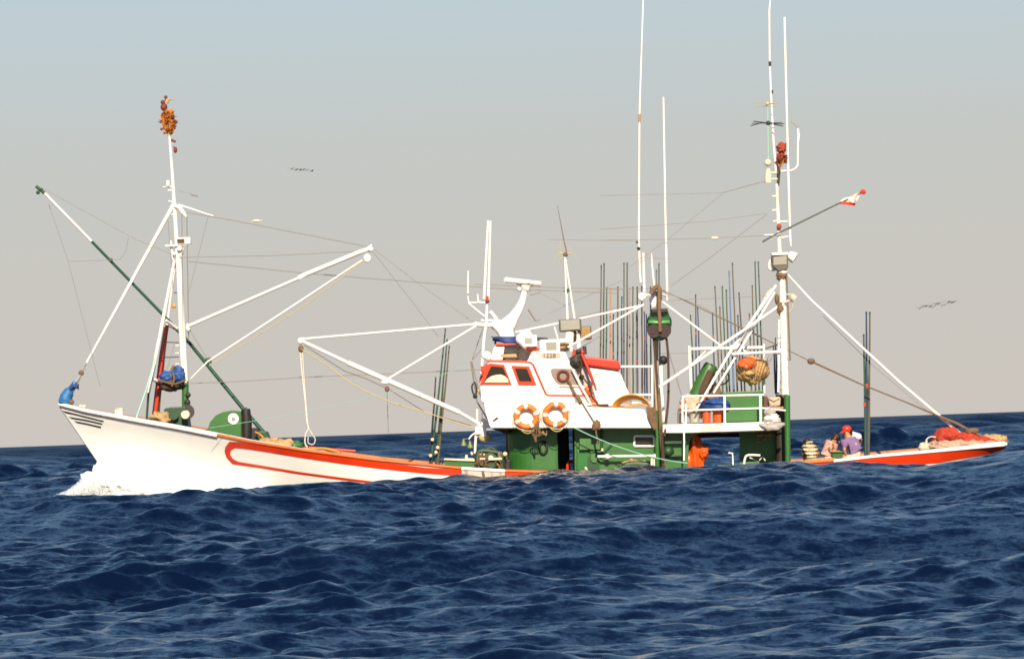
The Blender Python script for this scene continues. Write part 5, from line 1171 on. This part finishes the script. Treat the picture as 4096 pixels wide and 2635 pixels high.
fd = MB().lump(pt('n', 800, 755, -1.5), (.17, .14, .12), .2, 2, 90)
solo('fender', fd, mat('fender_cream', (.55, .50, .36), .6, .3, 6), 'cream fender lying on the stern rail by the rope coil', 'fender')
solo('rope_tail', MB().tube(pts('n', [(880, 780, -1.6), (920, 785, -1.6)]), .03, 6), ROPED, 'dark rope end lying beside the cream fender', 'rope')
# bench for the crew
part('deck_bench', MB().box(pt('m', 1150, 1235, -.8), (1.9, .45, .15)), DECKM)
solo('wooden_rail_net', MB().lump(pt('m', 800, 1140, -1.9), (.40, .2, .07), .25, 3, 93).lump(pt('m', 520, 1190, -1.9), (.12, .15, .05), .25, 3, 94), TAN, 'tan net draped over the orange rail before the seated crew', 'net')
bk = thing('bait_basket', pt('m', 1180, 1110, -1.1), 'dark green basket standing between the seated crew', 'basket')
MB().prism(pts('m', [(1060, 945), (1330, 945), (1310, 1110), (1080, 1110)], -1.3), -1.3, -1.0).build('body', mat('basket_green', (.03, .10, .012), .6, .5, 20), bk, bevel=.02)
MB().tube(pts('m', [(1055, 945, -1.32), (1335, 945, -1.32)]), .02, 6).build('rim', mat('basket_green', (.03, .10, .012)), bk)

# ================================================================== PEOPLE
def skin_mesh(name, nodes, edges, m_, parent, root, sub=2, origin=None):
    keys = list(nodes); me = bpy.data.meshes.new(name)
    org = Vector(origin) if origin is not None else nodes[root][0]
    me.from_pydata([nodes[k][0] - org for k in keys], [(keys.index(a), keys.index(b)) for a, b in edges], [])
    o = bpy.data.objects.new(name, me); COL.objects.link(o)
    md_ = o.modifiers.new('skin', 'SKIN'); md_.use_smooth_shade = True
    me.skin_vertices or None
    for k, q in enumerate(keys):
        sv = me.skin_vertices[0].data[k]; r = nodes[q][1]; sv.radius = (r, r) if not hasattr(r, '__len__') else r; sv.use_root = (q == root)
    s2 = o.modifiers.new('sub', 'SUBSURF'); s2.levels = sub; s2.render_levels = sub
    bpy.context.view_layer.update()
    new = bpy.data.meshes.new_from_object(o.evaluated_get(bpy.context.evaluated_depsgraph_get()))
    bpy.data.objects.remove(o); new.name = name; new.materials.clear(); new.materials.append(m_)
    for p_ in new.polygons: p_.use_smooth = True
    ob = bpy.data.objects.new(name, new); COL.objects.link(ob); place(ob, org, parent); return ob

def person(label, J, shirt, pants, hair=None, cap=None, sleeve=None):
    """J: joint name -> (m-crop x, y, depth); builds one continuous body, clothes as children"""
    W = {k: pt('m', *v) for k, v in J.items()}
    t = thing('person', Vector((W['pelvis'].x, W['pelvis'].y, W['pelvis'].z - .12)), label, 'person', 'crew sitting in the stern')
    R = {'pelvis': .135, 'waist': .125, 'chest': .130, 'upchest': .100, 'neck': .055, 'skull': .085, 'crown': .075, 'face': .06, 'shL': .068, 'shR': .068, 'elL': .042, 'elR': .042, 'wrL': .028, 'wrR': .028, 'haL': .032, 'haR': .032,
         'kneeL': .062, 'kneeR': .062, 'hipL': .09, 'hipR': .09, 'anL': .04, 'anR': .04, 'toeL': .035, 'toeR': .035}
    nd = {k: (W[k], R[k]) for k in W}
    ed = [('pelvis', 'waist'), ('waist', 'chest'), ('chest', 'upchest'), ('upchest', 'neck'), ('neck', 'skull'), ('skull', 'crown'), ('skull', 'face'), ('upchest', 'shL'), ('upchest', 'shR'), ('shL', 'elL'), ('shR', 'elR'),
          ('elL', 'wrL'), ('elR', 'wrR'), ('wrL', 'haL'), ('wrR', 'haR'), ('pelvis', 'hipL'), ('pelvis', 'hipR'), ('hipL', 'kneeL'), ('hipR', 'kneeR'), ('kneeL', 'anL'), ('kneeR', 'anR'), ('anL', 'toeL'), ('anR', 'toeR')]
    for s_ in 'LR':
        d = (W['ha' + s_] - W['wr' + s_]).normalized(); sd = d.cross(Vector((0, 0, 1))).normalized(); dn = sd.cross(d)
        for i, (off, ln) in enumerate(((-.030, .062), (-.010, .072), (.010, .068), (.028, .052))):
            b0 = W['ha' + s_] + d * .025 + sd * off; nd[f'f{s_}{i}a'] = (b0, .011); nd[f'f{s_}{i}b'] = (b0 + d * ln * .6 - dn * .012, .0095); nd[f'f{s_}{i}c'] = (b0 + d * ln - dn * .035, .008)
            ed += [('ha' + s_, f'f{s_}{i}a'), (f'f{s_}{i}a', f'f{s_}{i}b'), (f'f{s_}{i}b', f'f{s_}{i}c')]
        b0 = W['ha' + s_] - sd * .04 + d * .0; nd[f't{s_}a'] = (b0, .012); nd[f't{s_}b'] = (b0 - sd * .02 + d * .035 - dn * .012, .010); ed += [('ha' + s_, f't{s_}a'), (f't{s_}a', f't{s_}b')]
    body = skin_mesh('body', nd, ed, SKIN, t, 'pelvis', 2)
    # features on the head
    fwd = (W['face'] - W['skull']); fwd = fwd.normalized(); up_ = (W['crown'] - W['neck']).normalized(); sd = fwd.cross(up_).normalized()
    hc_ = W['skull']
    MB().ball(hc_ + fwd * .115 + up_ * -.01, (.014, .014, .022), 8, 6).ball(hc_ + sd * .088 - up_ * .005, (.016, .016, .030), 8, 6).ball(hc_ - sd * .088 - up_ * .005, (.016, .016, .030), 8, 6).build('ears_and_nose', SKIN, t)
    MB().ball(hc_ + fwd * .098 + sd * .033 + up_ * .018, .010, 8, 6).ball(hc_ + fwd * .098 - sd * .033 + up_ * .018, .010, 8, 6).tube([hc_ + fwd * .095 + sd * .022 - up_ * .052, hc_ + fwd * .095 - sd * .022 - up_ * .052], .006, 5).build('eyes_and_mouth', HAIR, t)
    def grown(keys, extra, m_, nm, root, ed_):
        n2 = {}
        for k in keys:
            r = R[k] + extra; n2[k] = (W[k], r)
        return n2, ed_
    # shirt with sleeves to mid upper arm
    n2 = {k: (W[k], R[k] + .055) for k in ('waist', 'chest', 'upchest')}; n2['pelvis'] = (W['pelvis'].lerp(W['waist'], .35), R['pelvis'] + .01)
    e2 = [('pelvis', 'waist'), ('waist', 'chest'), ('chest', 'upchest')]
    n2['neck'] = (W['upchest'].lerp(W['neck'], .6), .07); e2.append(('upchest', 'neck'))
    slv = {}
    for s_ in 'LR':
        n2['sh' + s_] = (W['sh' + s_], R['sh' + s_] + .022); n2['sl' + s_] = (W['sh' + s_].lerp(W['el' + s_], .75), .068); e2 += [('upchest', 'sh' + s_), ('sh' + s_, 'sl' + s_)]
    skin_mesh('shirt', n2, e2, shirt, t, 'chest', 2)
    if sleeve:
        s_, m_ = sleeve
        n3 = {'a': (pt('m', 1560, 540, yC_ - .02), .085), 'b': (pt('m', 1640, 545, yC_ - .02), .10), 'c': (pt('m', 1740, 595, yC_ + .1), .075)}
        skin_mesh('sleeve', n3, [('a', 'b'), ('b', 'c')], m_, t, 'b', 2)
    n4 = {'pelvis': (W['pelvis'], R['pelvis'] + .016), 'waist': (W['pelvis'].lerp(W['waist'], .4), R['pelvis'] + .005)}; e4 = [('pelvis', 'waist')]
    for s_ in 'LR':
        n4['h' + s_] = (W['hip' + s_], .105); n4['k' + s_] = (W['knee' + s_], .078); n4['a' + s_] = (W['knee' + s_].lerp(W['an' + s_], .9), .058); e4 += [('pelvis', 'h' + s_), ('h' + s_, 'k' + s_), ('k' + s_, 'a' + s_)]
    skin_mesh('trousers', n4, e4, pants, t, 'pelvis', 2)
    if hair:
        hb = MB().lump(hc_ + up_ * .03 - fwd * .026, (.104, .104, .104), .16, 3.5, 3)
        hb.lump(hc_ - fwd * .05 - up_ * .03, (.085, .085, .09), .06, 2, 4).build('hair', hair, t)
    if cap:
        MB().ball(hc_ + up_ * .050, (.122, .122, .095), 18, 10).build('cap', cap, t)
        v0 = hc_ + up_ * .035 + fwd * .08
        MB().add([v0 - sd * .08, v0 + sd * .08, v0 + fwd * .12 + sd * .05 - up_ * .03, v0 + fwd * .12 - sd * .05 - up_ * .03, v0 - sd * .08 + up_ * .014, v0 + sd * .08 + up_ * .014, v0 + fwd * .12 + sd * .05 - up_ * .016, v0 + fwd * .12 - sd * .05 - up_ * .016],
                 [(0, 1, 2, 3), (7, 6, 5, 4), (0, 4, 5, 1), (1, 5, 6, 2), (2, 6, 7, 3), (3, 7, 4, 0)]).build('visor', cap, t, bevel=.006)
        MB().disc(hc_ + up_ * .075 + fwd * .05 + Vector((0, -.09, 0)), .022, 0, 0).build('badge', CREAM, t) if False else None
    return t
def check_shirt():
    m = mat('check_shirt', (.5, .4, .25)); t_ = m.node_tree; n = t_.nodes; b = n['Principled BSDF']
    co = n.new('ShaderNodeTexCoord'); wv = n.new('ShaderNodeTexWave'); wv.wave_type = 'BANDS'; wv.bands_direction = 'Z'; wv.inputs['Scale'].default_value = 3.3; wv.inputs['Distortion'].default_value = 1.2
    w2_ = n.new('ShaderNodeTexWave'); w2_.bands_direction = 'X'; w2_.inputs['Scale'].default_value = 5; w2_.inputs['Distortion'].default_value = .6
    ml = n.new('ShaderNodeMath'); ml.operation = 'MULTIPLY_ADD'; ml.inputs[1].default_value = .72
    m2 = n.new('ShaderNodeMath'); m2.operation = 'MULTIPLY'; m2.inputs[1].default_value = .3
    cr_ = n.new('ShaderNodeValToRGB'); e = cr_.color_ramp.elements; e[0].position = .48; e[0].color = (.030, .018, .016, 1); e[1].position = .60; e[1].color = (.55, .47, .27, 1)
    for w__ in (wv, w2_): t_.links.new(co.outputs['Object'], w__.inputs['Vector'])
    t_.links.new(w2_.outputs['Fac'], m2.inputs[0]); t_.links.new(wv.outputs['Fac'], ml.inputs[0]); t_.links.new(m2.outputs[0], ml.inputs[2])
    t_.links.new(ml.outputs[0], cr_.inputs[0]); t_.links.new(cr_.outputs[0], b.inputs['Base Color']); return m
PURPLE = mat('purple_shirt', (.20, .12, .26), .8, .15, 5); PINKS = mat('pink_shirt', (.62, .32, .28), .8, .1, 5); WSLV = mat('white_sleeve', (.82, .78, .74), .8, .06, 5)
PALEP = mat('pale_trousers', (.62, .46, .34), .8, .12, 5); WPANT = mat('white_trousers', (.80, .72, .62), .8, .08, 5); DPANT = mat('dark_trousers', (.10, .05, .04), .8, .2, 5)
yA = -.95
person('person in a checked shirt, back turned, leftmost of the seated crew',
       {'pelvis': (600, 1120, yA), 'waist': (590, 1040, yA - .02), 'chest': (555, 920, yA - .02), 'upchest': (510, 845, yA + .03), 'neck': (475, 790, yA + .08), 'skull': (465, 735, yA + .14), 'crown': (470, 690, yA + .13), 'face': (455, 745, yA + .21),
        'shL': (395, 850, yA), 'shR': (650, 850, yA), 'elL': (375, 1010, yA + .10), 'elR': (745, 1000, yA + .08), 'wrL': (400, 1090, yA + .30), 'wrR': (690, 1080, yA + .30), 'haL': (420, 1105, yA + .38), 'haR': (670, 1100, yA + .38),
        'hipL': (530, 1140, yA + .06), 'hipR': (680, 1140, yA + .06), 'kneeL': (480, 1130, yA + .46), 'kneeR': (720, 1130, yA + .46), 'anL': (480, 1380, yA + .50), 'anR': (720, 1380, yA + .50), 'toeL': (475, 1420, yA + .62), 'toeR': (725, 1420, yA + .62)},
       check_shirt(), DPANT, hair=HAIR)
yB = -1.0
person('person with dark hair in a pink shirt, head bowed over the green basket',
       {'pelvis': (965, 1085, yB), 'waist': (965, 1000, yB), 'chest': (1005, 860, yB), 'upchest': (1050, 760, yB), 'neck': (1100, 695, yB), 'skull': (1165, 625, yB), 'crown': (1180, 585, yB), 'face': (1210, 665, yB - .03),
        'shL': (1045, 775, yB - .17), 'shR': (1065, 765, yB + .17), 'elL': (1030, 935, yB - .22), 'elR': (1090, 925, yB + .2), 'wrL': (1180, 925, yB - .16), 'wrR': (1210, 930, yB + .1), 'haL': (1225, 920, yB - .13), 'haR': (1240, 925, yB + .06),
        'hipL': (990, 1100, yB - .1), 'hipR': (990, 1100, yB + .1), 'kneeL': (1330, 1110, yB - .1), 'kneeR': (1340, 1100, yB + .14), 'anL': (1330, 1380, yB - .1), 'anR': (1340, 1380, yB + .14), 'toeL': (1440, 1415, yB - .1), 'toeR': (1450, 1415, yB + .14)},
       PINKS, WPANT, hair=HAIR)
yC_ = -1.1
pc = person('person in a red cap and purple shirt with one white shoulder, leaning forward',
       {'pelvis': (1690, 1010, yC_), 'waist': (1640, 915, yC_), 'chest': (1560, 775, yC_), 'upchest': (1500, 655, yC_), 'neck': (1450, 560, yC_), 'skull': (1425, 440, yC_), 'crown': (1425, 385, yC_), 'face': (1360, 465, yC_ - .05),
        'shL': (1385, 690, yC_ - .15), 'shR': (1620, 590, yC_ + .12), 'elL': (1360, 900, yC_ - .2), 'elR': (1765, 630, yC_ + .2), 'wrL': (1400, 1000, yC_ - .16), 'wrR': (1750, 730, yC_ + .3), 'haL': (1415, 1050, yC_ - .12), 'haR': (1725, 770, yC_ + .3),
        'hipL': (1650, 1045, yC_ - .12), 'hipR': (1680, 1045, yC_ + .12), 'kneeL': (1330, 1120, yC_ - .16), 'kneeR': (1340, 1120, yC_ + .22), 'anL': (1350, 1390, yC_ - .14), 'anR': (1360, 1390, yC_ + .2), 'toeL': (1250, 1420, yC_ - .14), 'toeR': (1260, 1420, yC_ + .2)},
       PURPLE, PALEP, hair=HAIR, cap=RED, sleeve=('R', WSLV))
MB().lump(pt('m', 1575, 775, yC_ - .155), (.085, .02, .085), .3, 2.5, 95).build('shirt_print', mat('print_beige', (.55, .42, .38), .8), pc)

# ================================================================== BOW WAVE
rnd = random.Random(21)
FO = bpy.data.materials.new('foam'); FO.use_nodes = True
b_ = FO.node_tree.nodes['Principled BSDF']; b_.inputs['Base Color'].default_value = (.93, .93, .92, 1); b_.inputs['Roughness'].default_value = .9; b_.inputs['Subsurface Weight'].default_value = .7; b_.inputs['Subsurface Radius'].default_value = (.3, .3, .3); b_.inputs['Subsurface Scale'].default_value = 1.0
bw = MB()
# rolling wave of white water thrown out from the stem along the side, thick at the stem
nX, nT = 110, 14
vs, fs = [], []
for i in range(nX + 1):
    u = i / nX; sx = 285 + u * (1060 - 285)
    top = float(np.interp(sx, [285, 330, 380, 415, 480, 560, 700, 850, 1060], [1972, 1945, 1905, 1880, 1890, 1915, 1940, 1955, 1962]))
    zt = P(sx, top, -1).z; zb = .30; xx = P(sx, 1900, -1).x
    yh = -hull_y(xx, max(zt - .15, .3)) if sx > 420 else 0
    wd = .35 + .75 * math.sin(min(u * 3.2 + .25, 2.6))
    for j in range(nT + 1):
        a = j / nT
        z = zb + (zt - zb) * (1 - a ** 1.6); y = yh + .12 - (wd + .25) * a
        d = noise.fractal(Vector((xx * 1.8, y * 2.2, z * 2.2)), 1, 2, 5)
        vs.append(Vector((xx + .10 * d, y - .14 * abs(d), z + .13 * d * (1 if j else .6))))
for i in range(nX):
    for j in range(nT):
        a = i * (nT + 1) + j; fs.append((a, a + nT + 1, a + nT + 2, a + 1))
bw.add(vs, fs, True)
for sx_, sy_, rx_, rz_ in ((318, 1972, .16, .12), (338, 1962, .2, .2), (365, 1945, .27, .32), (400, 1930, .27, .42), (430, 1925, .28, .45), (460, 1925, .35, .4), (510, 1935, .4, .32), (580, 1945, .5, .26)):
    bw.lump(P(sx_, sy_, -.35 - max(sx_ - 420, 0) * .0035), (rx_, .4, rz_), .45, 3.2, sx_, 30, 20)
sea_foam = bw.build('sea_foam', FO); sea_foam['kind'] = 'stuff'
sp_ = MB()
def flake(c, r):
    ax = Vector((rnd.gauss(0, 1), rnd.gauss(0, 1), rnd.gauss(0, 1))).normalized(); a = ax.orthogonal().normalized() * r; b = ax.cross(a).normalized() * r * rnd.uniform(.6, 1)
    sp_.add([c + a, c - a * .5 + b * .87, c - a * .5 - b * .87, c + ax * r * 1.1], [(0, 1, 2), (0, 1, 3), (1, 2, 3), (2, 0, 3)])
for k in range(34000):
    if k % 5 == 0:
        u = rnd.random(); sx = 245 + u * 200 + rnd.gauss(0, 16); top = float(np.interp(sx, [200, 270, 340, 415, 470], [1985, 1960, 1905, 1850, 1865]))
        h_ = rnd.random() ** 1.3; Yy = rnd.gauss(-.3, .6); flake(P(sx, 1992 + (top - 1992) * h_, Yy), rnd.uniform(.006, .014)); continue
    if k % 3:
        u = rnd.random() ** .8; sx = 262 + u * 170 + rnd.gauss(0, 13)
        top = float(np.interp(sx, [240, 270, 300, 340, 380, 415, 440], [1985, 1968, 1948, 1918, 1890, 1872, 1880]))
        h_ = rnd.betavariate(1.0, 1.9); Yy = rnd.gauss(-.35, .4)
    else:
        u = rnd.random(); sx = 400 + u * 420
        top = float(np.interp(sx, [400, 480, 560, 700, 850], [1872, 1890, 1915, 1942, 1958]))
        h_ = rnd.betavariate(1.0, 2.2); q_ = P(sx, 1900, -1); Yy = -hull_y(q_.x, q_.z) - abs(rnd.gauss(.25, .35))
    sy = 1992 + (top - 1992) * h_ * 1.12
    flake(P(sx, sy, Yy), rnd.uniform(.012, .034) * (1.0 - .6 * h_))
spray = sp_.build('sea_spray', FO); spray['kind'] = 'stuff'

# ================================================================== BIRDS far off
def flock(c, n, x0, y0, x1, y1, jit, Y, seed, where, grp):
    r_ = random.Random(seed); me0 = None
    for k in range(n):
        t = (k + r_.uniform(-.3, .3)) / max(n - 1, 1); ce = pt(c, x0 + (x1 - x0) * t, y0 + (y1 - y0) * t + r_.uniform(-jit, jit), Y + r_.uniform(-4, 4))
        if me0 is None:
            up_ = .10
            bm_ = MB().tube([Vector((-.22, 0, 0)), Vector((-.08, 0, .01)), Vector((.1, 0, .02)), Vector((.24, 0, .02))], [.015, .06, .06, .02], 6)
            for sd in (-1, 1): bm_.add([(.10, sd * .03, .02), (-.08, sd * .03, .02), (-.12, sd * .32, up_ + .05), (.05, sd * .34, up_ + .06), (-.10, sd * .62, up_), (.10, sd * .03, .0), (-.08, sd * .03, .0), (-.12, sd * .32, up_ + .035), (.05, sd * .34, up_ + .045), (-.10, sd * .62, up_ - .012)],
                        [(0, 1, 2, 3), (3, 2, 4), (5, 8, 7, 6), (8, 9, 7)])
            o = bm_.build('bird', mat('bird_brown', (.22, .19, .16), .8), None, (0, 0, 0)); me0 = o
        else:
            o = me0.copy(); COL.objects.link(o)
        o.location = ce; o.scale = (.42, .42, .42); o.rotation_euler = (0, 0, r_.uniform(.6, 1.4)); tag(o, where, 'bird', grp)
flock('g', 12, 1395, 68, 1670, 22, 12, 70, 3, 'tiny dark bird in the far flock flying right of the after mast', 'birds flying beyond the stern')
flock('p', 6, 1280, 742, 1368, 756, 4, 90, 5, 'tiny brown bird in the far flock high above the foremast boom', 'birds flying high above the foredeck')

# ---- one object per separate piece
def split(o, key):
    bm = bmesh.new(); bm.from_mesh(o.data); bm.faces.ensure_lookup_table(); seen = {}; groups = {}
    for f in bm.faces:
        if f.index in seen: continue
        st = [f]; seen[f.index] = 1; isl = []
        while st:
            q = st.pop(); isl.append(q.index)
            for e_ in q.edges:
                for h in e_.link_faces:
                    if h.index not in seen: seen[h.index] = 1; st.append(h)
        c = Vector((0, 0, 0))
        for k in isl: c += bm.faces[k].calc_center_median()
        groups.setdefault(key(c / len(isl) + WPOS[o.name], len(groups)), []).extend(isl)
    bm.free()
    if len(groups) < 2: return
    base = o.data.copy()
    for gi, ids in enumerate(groups.values()):
        me = base.copy(); bm = bmesh.new(); bm.from_mesh(me); bm.faces.ensure_lookup_table(); ids = set(ids)
        bmesh.ops.delete(bm, geom=[f for f in bm.faces if f.index not in ids], context='FACES'); bm.to_mesh(me); bm.free()
        if gi == 0: o.data = me
        else:
            n_ = o.copy(); n_.data = me; COL.objects.link(n_); n_.parent = o.parent; WPOS[n_.name] = WPOS[o.name]
        me.name = o.name.split('.')[0]
side = lambda c, n: c.y > 0
for o in list(COL.objects):
    nm = o.name.split('.')[0]
    if o.type != 'MESH': continue
    if nm in ('red_stripe', 'bare_patch', 'bow_stripe', 'cap_rail', 'rub_rail', 'railing', 'winch_guard'): split(o, side)
    elif nm in ('dark_fittings', 'mast_fittings', 'mast_steps', 'ladder_rungs', 'fittings', 'lashing_float', 'insulator', 'navigation_lamp', 'boom_heel', 'boom_clamp', 'mooring_bitt', 'boom_block', 'boom_head', 'tap', 'dark_bracket', 'lamp_stay', 'wire_clip', 'side_shelf', 'hauler_plates', 'hauler_dark', 'locker', 'door_jamb', 'horn', 'antenna_stub', 'joint'): split(o, lambda c, n: n)
    elif nm == 'hand_rail': split(o, lambda c, n: round(c.x * 1.2))
